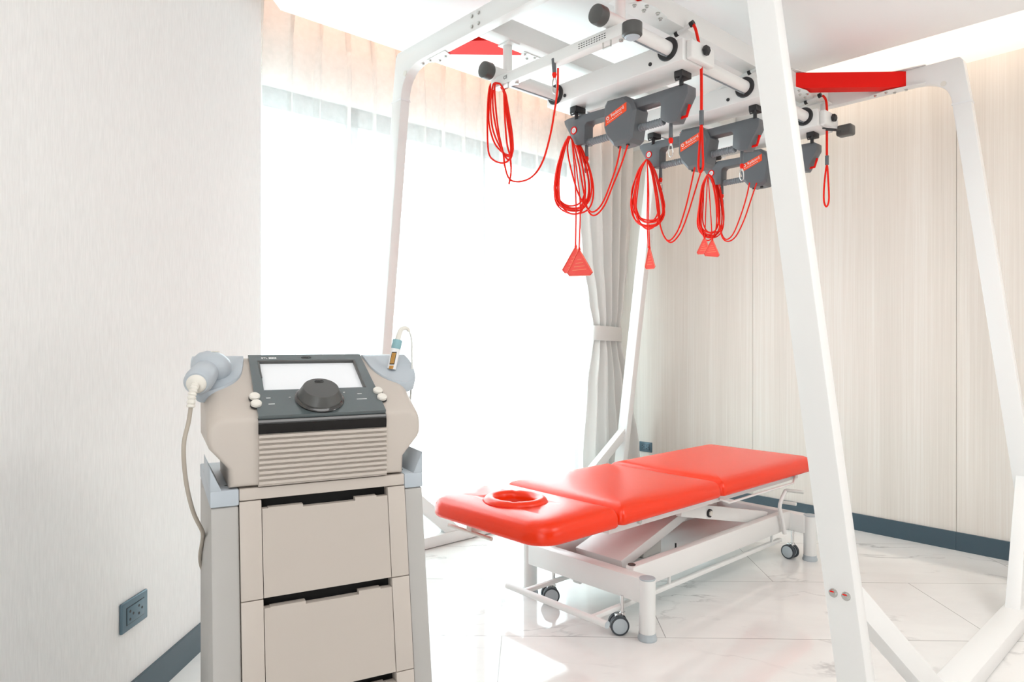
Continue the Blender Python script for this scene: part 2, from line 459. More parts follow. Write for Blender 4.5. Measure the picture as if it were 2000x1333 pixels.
sc = empty('sheer_curtain', (2.4, 3.335, 0.02))
tag(sc, 'long white translucent sheer curtain with pinch pleats covering the bright window', 'curtain')
def sheer_f(x, t, z):
    # pinch pleats at the heading every 0.155 m opening into soft folds lower down
    u = (x - 0.80) / 0.158
    fr = u - math.floor(u)
    pinch = math.exp(-((fr - 0.5) / 0.085) ** 2)
    h = max(0.0, min(1.0, (z - 2.55) / 0.25))
    low = 1 - h
    y = 3.335 - 0.048 * pinch * (0.75 + 0.25 * low) + 0.012 * math.sin(2 * PI * fr) * low
    y += low * (0.010 * math.sin(x * 23.0 + 1.3) + 0.007 * math.sin(x * 51 + 0.4 * math.sin(z * 2)))
    ov = (0.036 + 0.010 * math.sin(x * 7.1)) * (1 - 0.35 * low)
    y += 0.016 * math.cos(2 * PI * fr) * (1 - low) 
    dx = ov * math.sin(2 * PI * fr) + 0.012 * low * math.sin(z * 1.3 + x * 5)
    return Vector((x + dx, y, z))
zs = [0.02 + 2.66 * i / 18 for i in range(18)] + [2.71, 2.76, 2.82, 2.89]
sheet(sheer_f, zs, 0.80, 4.12, 720, 'sheer_fabric', SHEER, sc)
def head_f(x, t, z):
    v = sheer_f(x, t, z); v.y -= 0.004; return v
sheet(head_f, [2.713, 2.76, 2.82, 2.89], 0.80, 4.12, 720, 'heading_tape', SHEER, sc)
m = MB(); m.box((0.75, 3.30, 2.90), (4.37, 3.36, 2.93)); rel(m.obj('curtain_track', WHITE, smooth=0), sc)
m = MB()
for k in range(21): m.box((0.86 + k * 0.158, 3.315, 2.885), (0.875 + k * 0.158, 3.335, 2.905))
o = rel(m.obj('glider', WHITE, smooth=0), sc); o['kind'] = 'stuff'

dc = empty('drape_curtain', (3.95, 3.245, 0.02))
tag(dc, 'heavy grey beige drape gathered by a tieback at the right end of the window', 'curtain')
def lerp(a, b, t): return a + (b - a) * t
def prof(z):
    """left edge, right edge of the gathered drape at height z"""
    P = [(0.0, 3.64, 4.34), (0.30, 3.66, 4.29), (0.8, 3.71, 4.17), (1.14, 3.765, 4.07), (1.20, 3.78, 4.055), (1.27, 3.765, 4.065), (1.45, 3.72, 4.10), (1.75, 3.65, 4.15), (2.1, 3.61, 4.19), (2.5, 3.60, 4.21), (2.9, 3.59, 4.23)]
    for (za, a, b_), (zb, c, d) in zip(P, P[1:]):
        if z <= zb:
            t = (z - za) / (zb - za); t = t * t * (3 - 2 * t); return lerp(a, c, t), lerp(b_, d, t)
    return P[-1][1:]
def drape_f(x, t, z):
    a, b_ = prof(z); w_ = b_ - a
    k = w_ / 0.64
    amp = 0.030
    nf = 5
    ph = t * nf * 2 * PI
    y = 3.245 + amp * math.sin(ph + 0.5 * math.sin(t * 9)) + 0.006 * math.sin(ph * 2.3 + z * 1.5)
    
    # falling folds lean toward the tieback
    xx = a + w_ * (t + 0.012 * math.sin(ph * 0.5 + z * 2) * (1 - abs(2 * t - 1)))
    if z < 1.14: y += 0.008 * math.sin(ph * 0.35 + 1)
    sq = math.exp(-((z - 1.20) / 0.10) ** 2)
    y = lerp(y, 3.245 + 0.018 * math.sin(ph), sq * 0.8)
    return Vector((xx, y, z))
zs = [0.015 + 2.87 * i / 60 for i in range(61)]
sheet(drape_f, zs, 0.0, 1.0, 260, 'drape_fabric', DRAPE, dc)
m = MB()
pts = []
for k in range(28):
    a = 2 * PI * k / 28
    pts.append((3.918 + 0.157 * math.cos(a), 3.245 + 0.050 * math.sin(a)))
b = m.bm
rings = []
for z, s_ in ((1.150, 1.02), (1.155, 1.05), (1.20, 1.03), (1.250, 1.0), (1.256, 0.98)):
    rings.append([b.verts.new((3.918 + (p[0] - 3.918) * s_, 3.245 + (p[1] - 3.245) * s_, z + 0.012 * (p[0] - 3.918) / -0.157 * 0.6)) for p in pts])
for A, B in zip(rings, rings[1:]):
    for k in range(28): b.faces.new((A[k], A[(k + 1) % 28], B[(k + 1) % 28], B[k]))
rel(m.obj('tieback', DRAPE, smooth=60), dc)

# ------------------------------------------------------------------ wall sockets
def socket(name, M, w, h, label):
    r = empty(name, M.translation); r.matrix_world = M
    tag(r, label, 'wall socket')
    m = MB(); m.box((-w / 2, -h / 2, 0), (w / 2, h / 2, 0.010), bev=0.004, seg=3); m.obj('cover_plate', SOCK, r)
    m = MB(); m.box((-w * .33, -h * .27, 0.010), (w * .33, h * .27, 0.0125), bev=0.001); ins = m.obj('socket_insert', SOCK, r)
    m = MB(); m.box((-w * .345, -h * .29, 0.0098), (w * .345, h * .29, 0.0106)); m.obj('gap_line', BLACK, r)
    for sx in (-0.17, 0.17):
        m = MB()
        for dx, dy in ((-.055, .13), (-.055, -.13), (.065, 0)):
            m.cyl(((sx + dx) * w, dy * h, 0.0120), ((sx + dx) * w, dy * h, 0.0130), 0.0042, 12)
        m.obj('outlet_holes', BLACK, ins)
    return r
p = Vector((0.552, 2.344, 0.315)) + LN * 0.0
socket('wall_socket', frame(p, LD, (0, 0, 1)), 0.138, 0.092, 'blue grey double power socket on the left wall beside the trolley')
p = Vector((wx(3.24), 3.24, 0.318))
socket('wall_socket', frame(p, (0.025, -1, 0), (0, 0, 1)), 0.118, 0.078, 'dark power socket on the wood wall beside the drape')

# ------------------------------------------------------------------ gantry
YC, S, K, ZT, HB = 1.893, 1.232, 0.135, 2.54, 0.087
X1, X2, WY, TX = 1.81, 3.853, 0.040, 0.052
def ly(sg, z): return YC + sg * (S - K * z)
g = empty('suspension_frame', (2.83, YC, 0))
tag(g, 'large white steel suspension frame with slanted legs and red corner braces over the couch', 'frame')
def bolt(p, axis, r=0.009, h=0.007):
    m = MB(); m.cyl(p, Vector(p) + Vector(axis) * h, r, 6); m.cyl(p, Vector(p) + Vector(axis) * 0.0015, r * 1.35, 16)
    return m
for X in (X1, X2):
    for sg in (-1, 1):
        m = MB()
        zs_ = (0.064, 2.315)
        m.prism([(X, ly(sg, zs_[0]) - WY, zs_[0]), (X, ly(sg, zs_[0]) + WY, zs_[0]), (X, ly(sg, zs_[1]) + WY, zs_[1]), (X, ly(sg, zs_[1]) - WY, zs_[1])], (TX, 0, 0), bev=0.005)
        lg = rel(m.obj('leg', WHITE, smooth=40), g)
        for dy in (-0.016, 0.016):
            bo_ = rel(bolt((X, ly(sg, 0.495) + dy, 0.495), (-1, 0, 0), 0.0085).obj('bolt', STEEL), g)
            m = MB(); m.box((X - .008, ly(sg, .495) + dy - .004, .4985), (X - .0065, ly(sg, .495) + dy + .006, .5015)); m.obj('paint_mark', REDP, smooth=0).parent = bo_
        # brace down to the floor bar
        d = 1 if X == X1 else -1
        xs = X + TX if d > 0 else X
        m = MB()
        yb = ly(sg, 0.3)
        ztop = 0.56; 
        P = [(xs - d * .02, ztop - 0.015), (xs - d * .02, ztop - 0.105), (xs + d * (0.39 if (d < 0 and sg < 0) else 0.455), 0.064), (xs + d * (0.50 if (d < 0 and sg < 0) else 0.575), 0.064)]
        y_ = ly(sg, 0.28) - 0.026
        m.prism([(x, y_, z) for x, z in P], (0, 0.052, 0), bev=0.004)
        # follow the lean of the leg
        for v in m.bm.verts: v.co.y += ly(sg, v.co.z) - ly(sg, 0.28)
        rel(m.obj('brace', WHITE, smooth=40), g)
    # portal beam with rounded inner corners
    o_ = []; zj = 2.315
    inn = []
    yl = ly(-1, ZT) - WY; yr = ly(1, ZT) + WY
    poly = [(ly(-1, zj) - WY, zj), (yl + .002, ZT - 0.02), (yl + .018, ZT), (yr - .018, ZT), (yr - .002, ZT - 0.02), (ly(1, zj) + WY, zj), (ly(1, zj) - WY, zj)]
    R_ = 0.135
    ci = (ly(1, zj) - WY, zj + 0.01); cj = (ly(1, ZT - HB) - WY - 0.16, ZT - HB); corner = (ly(1, ZT - HB) - WY, ZT - HB)
    arc = []
    for k in range(0, 9):
        t = k / 8; a = (1 - t) ** 2; b2 = 2 * t * (1 - t); c2 = t * t
        arc.append((a * ci[0] + b2 * corner[0] + c2 * cj[0], a * ci[1] + b2 * corner[1] + c2 * cj[1]))
    poly += arc
    poly += [(2 * YC - y, z) for y, z in reversed(arc)]
    poly += [(ly(-1, zj) + WY, zj)]
    m = MB(); m.prism([(X, y, z) for y, z in poly], (TX, 0, 0), bev=0.004)
    tb = rel(m.obj('top_beam', WHITE, smooth=30), g)
    for sg in (-1, 1):
        m = MB(); yy = ly(sg, 2.42) - sg * 0.062
        m.cyl((X - 0.002, yy, 2.425), (X + TX + 0.002, yy, 2.425), 0.013, 24); rel(m.obj('hole_plug', IVORY), g)
# joint bands where leg meets portal
for X in (X1, X2):
    for sg in (-1, 1):
        m = MB(); y = ly(sg, 2.313); m.box((X - .002, y - WY - .002, 2.309), (X + TX + .002, y + WY + .002, 2.317)); rel(m.obj('joint_band', MARK, smooth=0), g)
# floor bars and feet
for sg in (-1, 1):
    m = MB(); y = YC + sg * S
    m.box((X1 - 0.28, y - 0.045, 0.004), (X2 + 0.30, y + 0.045, 0.066), bev=0.005)
    rel(m.obj('floor_bar', WHITE, smooth=40), g)
    for x in (X1, X2):
        m = MB(); m.box((x - .03, ly(sg, .07) - .055, 0.066), (x + TX + .03, ly(sg, .07) + .055, 0.072), bev=.002); rel(m.obj('foot_plate', WHITE, smooth=40), g)
# longitudinal beams
BY = (1.65, 2.21)
for y in BY:
    m = MB(); m.box((X1 + TX, y - 0.042, ZT - HB), (X2, y + 0.042, ZT), bev=0.005); rel(m.obj('long_beam', WHITE2, smooth=40), g)
# corner braces: white plates with bolts, red channel on the diagonal
for X, d in ((X1 + TX, 1), (X2, -1)):
    for yb, s_ in ((BY[0] - 0.042, -1), (BY[1] + 0.042, 1)):
        m = MB()
        la, lb_, ca_ = (0.25, 0.285, 0.06) if d > 0 else (0.39, 0.40, 0.30)
        A = (X, yb + s_ * la); B = (X + d * lb_, yb)
        m.prism([(A[0], A[1], ZT - HB + .004), (X, yb + s_ * ca_, ZT - HB + .004), (X + d * ca_, yb, ZT - HB + .004), (B[0], B[1], ZT - HB + .004)], (0, 0, HB - .008))
        rel(m.obj('corner_brace', REDP, smooth=0), g)
        for zz in (ZT - HB - .004, ZT):
            m = MB()
            m.prism([(X - d * .03, yb + s_ * (la + .09), zz), (X - d * .03, yb + s_ * .20, zz), (X + d * .015, yb + s_ * .22, zz), (X + d * .035, yb + s_ * .30, zz), (X + d * .01, yb + s_ * (la + .09), zz)], (0, 0, .004))
            rel(m.obj('brace_plate', WHITE2, smooth=0), g); m = MB()
            m.prism([(X + d * .24, yb - s_ * .03, zz), (X + d * .44, yb - s_ * .03, zz), (X + d * .44, yb + s_ * .012, zz), (X + d * .34, yb + s_ * .03, zz), (X + d * .26, yb + s_ * .02, zz)], (0, 0, .004))
            rel(m.obj('brace_plate', WHITE2, smooth=0), g)
            up = -1 if zz < ZT - .01 else 1
            z_ = zz if up < 0 else zz + .004
            for px, py in ((X - d * .018, yb + s_ * .385), (X - d * .018, yb + s_ * .33), (X + d * .016, yb + s_ * .30), (X + d * .008, yb + s_ * .245),
                           (X + d * .26, yb - s_ * .015), (X + d * .32, yb - s_ * .015), (X + d * .30, yb + s_ * .014), (X + d * .38, yb + s_ * .008), (X + d * .425, yb - s_ * .012)):
                rel(bolt((px, py, z_), (0, 0, up), .0065, .008).obj('brace_bolt', STEEL), g)
# bolts on the portal faces where the long beams end
for X in (X1,):
    for yb in BY:
        for dy in (-.022, .022):
            for dz in (.022, .066): rel(bolt((X, yb + dy, ZT - HB + dz), (-1, 0, 0), .007).obj('end_bolt', STEEL), g)
# round rails with caps, hangers
RY = ((1.60, 2.324), (2.225, 2.308))
for (y, z), yb in zip(RY, BY):
    m = MB(); m.cyl((1.90, y, z), (3.80, y, z), 0.029, 32)
    r_ = rel(m.obj('rail', WHITE2), g)
    m = MB(); m.box((1.95, y - .003, z - .0325), (3.78, y + .003, z - .026)); 
    rg = rel(m.obj('rail_groove', GREYL, smooth=0), g)
    m = MB(); m.lathe([(0, 0), (.026, 0), (.034, .004), (.036, .012), (.036, .040), (.032, .046), (0, .046)], (1.862, y, z), (1, 0, 0), 32)
    rel(m.obj('end_cap', CAPG), g)
    for x in (2.005, 3.775):
        m = MB(); m.cyl((x, y + (yb - y) * 0.5 * 0, z + .02), (x, y, ZT - HB), 0.020, 20)
        m.cyl((x, y, z + .02), (x, y, z + .075), 0.013, 16)
        m.box((x - .03, min(y, yb) - .03, ZT - HB - .006), (x + .03, max(y, yb) + .03, ZT - HB))
        rel(m.obj('hanger_rod', WHITE2), g)
# cross bar slung under the rails at the front, with its own cap and print
m = MB(); m.box((1.925, 1.515, 2.243), (1.970, 2.245, 2.288), bev=.004)
fb = rel(m.obj('cross_bar', WHITE2, smooth=40), g)
m = MB(); m.lathe([(0, 0), (.030, 0), (.036, .006), (.036, .046), (.030, .050), (0, .050)], (1.948, 1.500, 2.232), (0, 0, 1), 28)
rel(m.obj('bar_end_cap', CAPG), g)
m = MB(); m.lathe([(0, -.006), (.022, -.005), (.028, 0)], (1.948, 1.500, 2.231), (0, 0, 1), 28); rel(m.obj('cap_underside', BLUEG), g)
m = MB()
M_ = frame((1.9245, 2.150, 2.268), (0, -1, 0), (0, 0, 1))
b = text_mesh('CE', 0.020); bmesh.ops.transform(b, matrix=M_, verts=b.verts); m.merge(b)
rel(m.obj('bar_print', INK, smooth=0), g)
m = MB()
for dz in (.004, -.004, -.012):
    for k in range(11):
        y0 = 1.735 - k * .0125
        m.box((1.9243, y0 - .0075, 2.268 + dz), (1.9251, y0, 2.2705 + dz))
rel(m.obj('small_print', INK, smooth=0), g)
for y in (2.155, 1.600):
    m = MB(); m.tube([(1.93, y + .018, 2.243), (1.93, y + .018, 2.222), (1.93, y - .018, 2.222), (1.93, y - .018, 2.243)], .0035, 8, smooth=0)
    rel(m.obj('bar_loop', STEEL), g)
    m = MB(); m.cyl((1.955, y - .045, 2.243), (1.955, y - .045, 2.236), .008, 12)
    rel(m.obj('bar_bolt', STEEL), g)

# ------------------------------------------------------------------ sliding carriages on the rails
def carriage(x, loc_label, rod=True, knob=True, last=False):
    r = empty('sliding_carriage', (x + .095, 1.9, 2.30)); tag(r, loc_label, 'carriage', 'sliding carriages on the suspension rails')
    L = .19
    m = MB()
    m.box((x, 1.53, 2.262), (x + L, 2.285, 2.352), bev=.006)
    rel(m.obj('housing', WHITE2, smooth=40), r)
    m = MB(); m.box((x + .02, 1.50, 2.268), (x + L - .005, 1.53, 2.345), bev=.008, seg=3); rel(m.obj('end_block', WHITE2, smooth=40), r)
    for (y, z) in RY:
        m = MB(); m.lathe([(.029, 0), (.044, 0), (.047, .003), (.047, .008), (.029, .008)], (x - .008, y, z), (1, 0, 0), 36)
        rel(m.obj('bearing_ring', BLACK), r)
        m = MB(); m.cyl((x - .004, y + .085, z - .035), (x, y + .085, z - .035), .008, 14) if y < 2 else m.cyl((x - .004, y - .06, z - .02), (x, y - .06, z - .02), .008, 14)
        rel(m.obj('screw', BLACK), r)
    m = MB(); m.lathe([(0, 0), (.012, 0), (.020, .004), (.021, .016), (.014, .022), (0, .022)], (x + .105, 1.500, 2.315), (0, -1, 0), 6)
    rel(m.obj('lock_knob', BLACK, smooth=20), r)
    for y in (1.603, 2.185):
        m = MB(); m.box((x + .075, y - .020, 2.236), (x + .145, y + .020, 2.262), bev=.003)
        m.tube([(x + .075, y - .014, 2.236), (x + .075, y - .010, 2.222), (x + .075, y + .010, 2.222), (x + .075, y + .014, 2.236)], .004, 8, smooth=0)
        m.cyl((x + .10, y, 2.236), (x + .10, y, 2.205), .009, 12)
        rel(m.obj('clip', BLACK, smooth=30), r)
    if rod:
        m = MB(); m.cyl((x + .14, 1.86, 2.395), (x + .14, 1.585, 2.462), .010, 16)
        rel(m.obj('arm_rod', WHITE2), r)
        m = MB(); m.box((x + .12, 1.80, 2.352), (x + .16, 1.86, 2.405), bev=.004); rel(m.obj('rod_bracket', WHITE2, smooth=40), r)
        m = MB(); m.cyl((x + .14, 1.587, 2.4615), (x + .14, 1.570, 2.466), .012, 16); m.cyl((x + .14, 1.66, 2.4438), (x + .14, 1.645, 2.4475), .0106, 16); rel(m.obj('rod_tip', BLACK), r)
    if last:
        m = MB(); m.box((x + .17, 1.43, 2.235), (x + .235, 1.51, 2.292), bev=.012, seg=3); rel(m.obj('end_bumper', CAPG, smooth=40), r)
        m = MB(); m.tube([(x + .06, 1.53, 2.26), (x + .06, 1.46, 2.238), (x + .10, 1.455, 2.238), (x + .10, 1.53, 2.26)], .004, 8, smooth=0); rel(m.obj('wire_loop', BLACK), r)
    return r
carriage(2.31, 'white sliding carriage nearest the camera, above the front grey sling unit')
carriage(2.92, 'middle white sliding carriage on the rails, partly behind the near frame leg')
carriage(3.53, 'rear white sliding carriage on the rails with a dark bumper', last=True)

# ------------------------------------------------------------------ grey sling units hanging from the carriages
def unit(x, dy, label, full=True):
    """profile in y,z traced once for the unit, x is its front face"""
    r = empty('sling_unit', (x + .04, 1.92 + dy, 2.06)); tag(r, label, 'sling unit', 'grey sling units under the carriages')
    def P(pts, x0, depth, bev=.004):
        m = MB(); m.prism([(x0, y + dy, z) for y, z in pts], (depth, 0, 0), bev=bev); return m
    X = x
    # body: far lobe, near lobe, top bar
    far = [(2.266, 2.217), (2.262, 2.198), (2.198, 2.090), (2.185, 2.083), (2.135, 2.077), (2.133, 2.165), (2.12, 2.176), (2.00, 2.176), (1.84, 2.170), (1.715, 2.170), (1.706, 2.160), (1.709, 2.091), (1.679, 2.071), (1.631, 2.064), (1.572, 2.165), (1.572, 2.200), (1.592, 2.212), (1.834, 2.211), (2.01, 2.215), (2.235, 2.222)]
    rel(P(far, X, .062).obj('body', GREY, smooth=35), r)
    # ribbed rod
    m = MB(); prof = []
    n = 66
    for k in range(n + 1):
        h = k * (0.43 / n); prof.append((.0175 if k % 2 else .0150, h))
    m.lathe([(0, 0)] + prof + [(0, .43)], (X + .031, 2.14 + dy, 2.090), (0, -1, 0.0), 16)
    rel(m.obj('ribbed_rod', GREYL, smooth=20), r)
    # slider box: octagonal block with bevelled front
    m = MB()
    outer = [(2.000, 2.218), (1.985, 2.237), (1.880, 2.232), (1.836, 2.195), (1.822, 2.160), (1.845, 2.040), (1.866, 2.026), (1.945, 2.024), (1.985, 2.070), (2.004, 2.120)]
    b = m.bm
    cy, cz = 1.92, 2.13
    rings = []
    for xo, s_ in ((-.006, .86), (.006, 1.0), (.088, 1.0), (.100, .86)):
        rings.append([b.verts.new((X - .018 + xo, cy + (y - cy) * s_ + dy, cz + (z - cz) * s_)) for y, z in outer])
    for A, B in zip(rings, rings[1:]):
        for k in range(10): b.faces.new((A[k], A[(k + 1) % 10], B[(k + 1) % 10], B[k]))
    b.faces.new(rings[0][::-1]); b.faces.new(rings[-1])
    bx = rel(m.obj('slider_box', GREY, smooth=20), r)
    xf = X - .0243
    m = MB(); m.prism([(xf - .0008, y + dy, z) for y, z in ((1.986, 2.160), (1.868, 2.200), (1.868, 2.162), (1.986, 2.120))], (.0012, 0, 0))
    lb = rel(m.obj('orange_label', ORANGE, smooth=0), r)
    # lettering along the slope of the label
    m = MB()
    M_ = frame((xf - .0012, 1.918 + dy, 2.170), (0, -.118, .040), (0, .04, .118))
    b = text_mesh('Redcord', 0.022, .0003); bmesh.ops.transform(b, matrix=M_, verts=b.verts); m.merge(b)
    m.torus((xf - .0012, 1.972 + dy, 2.152), (1, 0, 0), .0065, .002, 20, 6)
    for k in range(9):
        y0 = 1.975 - k * .0095; z0 = 2.134 + k * .0032
        m.box((xf - .0013, y0 - .0062 + dy, z0), (xf - .0008, y0 + dy, z0 + .003))
    rel(m.obj('label_print', MARK, smooth=0), r)
    # round sticker on the far lobe
    m = MB(); m.torus((X - .0008, 2.201 + dy, 2.155), (1, 0, 0), .0165, .003, 28, 6); rel(m.obj('sticker_ring', REDP), r)
    m = MB(); m.cyl((X - .001, 2.201 + dy, 2.155), (X + .001, 2.201 + dy, 2.155), .0155, 28); rel(m.obj('sticker', MARK), r)
    m = MB(); m.torus((X - .001, 2.201 + dy, 2.155), (1, 0, 0), .006, .0012, 16, 5); m.box((X - .0015, 2.1935 + dy, 2.1545), (X - .001, 2.2085 + dy, 2.156)); rel(m.obj('sticker_symbol', BLUEG), r)
    # red cord cleat on the near end
    m = MB(); m.tube([(X + .03, 1.665 + dy, 2.080), (X + .03, 1.597 + dy, 2.084), (X + .03, 1.583 + dy, 2.128)], .0065, 8, smooth=0)
    rel(m.obj('cleat', REDP), r)
    # cord ends: grey sleeve, red knot, snap hook; one at each end
    for (yy, zz, L) in ((2.147, 2.080, .055), (1.675, 2.072, .062)):
        m = MB(); m.cyl((X + .03, yy + dy, zz), (X + .03, yy + dy, zz - L), .0075, 14, r2=.0095, bev=.001); rel(m.obj('sleeve', GREY), r)
        m = MB(); m.lathe([(0, 0), (.007, 0), (.010, .006), (.009, .018), (.004, .026), (0, .026)], (X + .03, yy + dy, zz - L), (0, 0, -1), 14); rel(m.obj('knot', ROPE), r)
        m = MB(); z0 = zz - L - .024
        m.tube([(X + .03, yy + dy, z0), (X + .03, yy + dy + .010, z0 - .012), (X + .03, yy + dy + .009, z0 - .045), (X + .03, yy + dy, z0 - .056), (X + .03, yy + dy - .009, z0 - .048), (X + .03, yy + dy - .008, z0 - .016)], .0026, 8, closed=True, smooth=3)
        m.cyl((X + .03, yy + dy, z0 + .002), (X + .03, yy + dy, z0 - .010), .005, 10)
        rel(m.obj('snap_hook', STEEL), r)
    for yy in (1.935, 1.888):
        m = MB(); m.cyl((X + .012, yy + dy, 2.027), (X + .012, yy + dy, 2.018), .009, 14); rel(m.obj('cord_outlet', BLACK), r)
    return r
unit(2.41, 0.0, 'front grey sling unit with orange label, largest of the three')
unit(3.02, 0.012, 'middle grey sling unit with orange label and round sticker')
unit(3.63, 0.005, 'rearmost grey sling unit, partly hidden behind the near white leg')

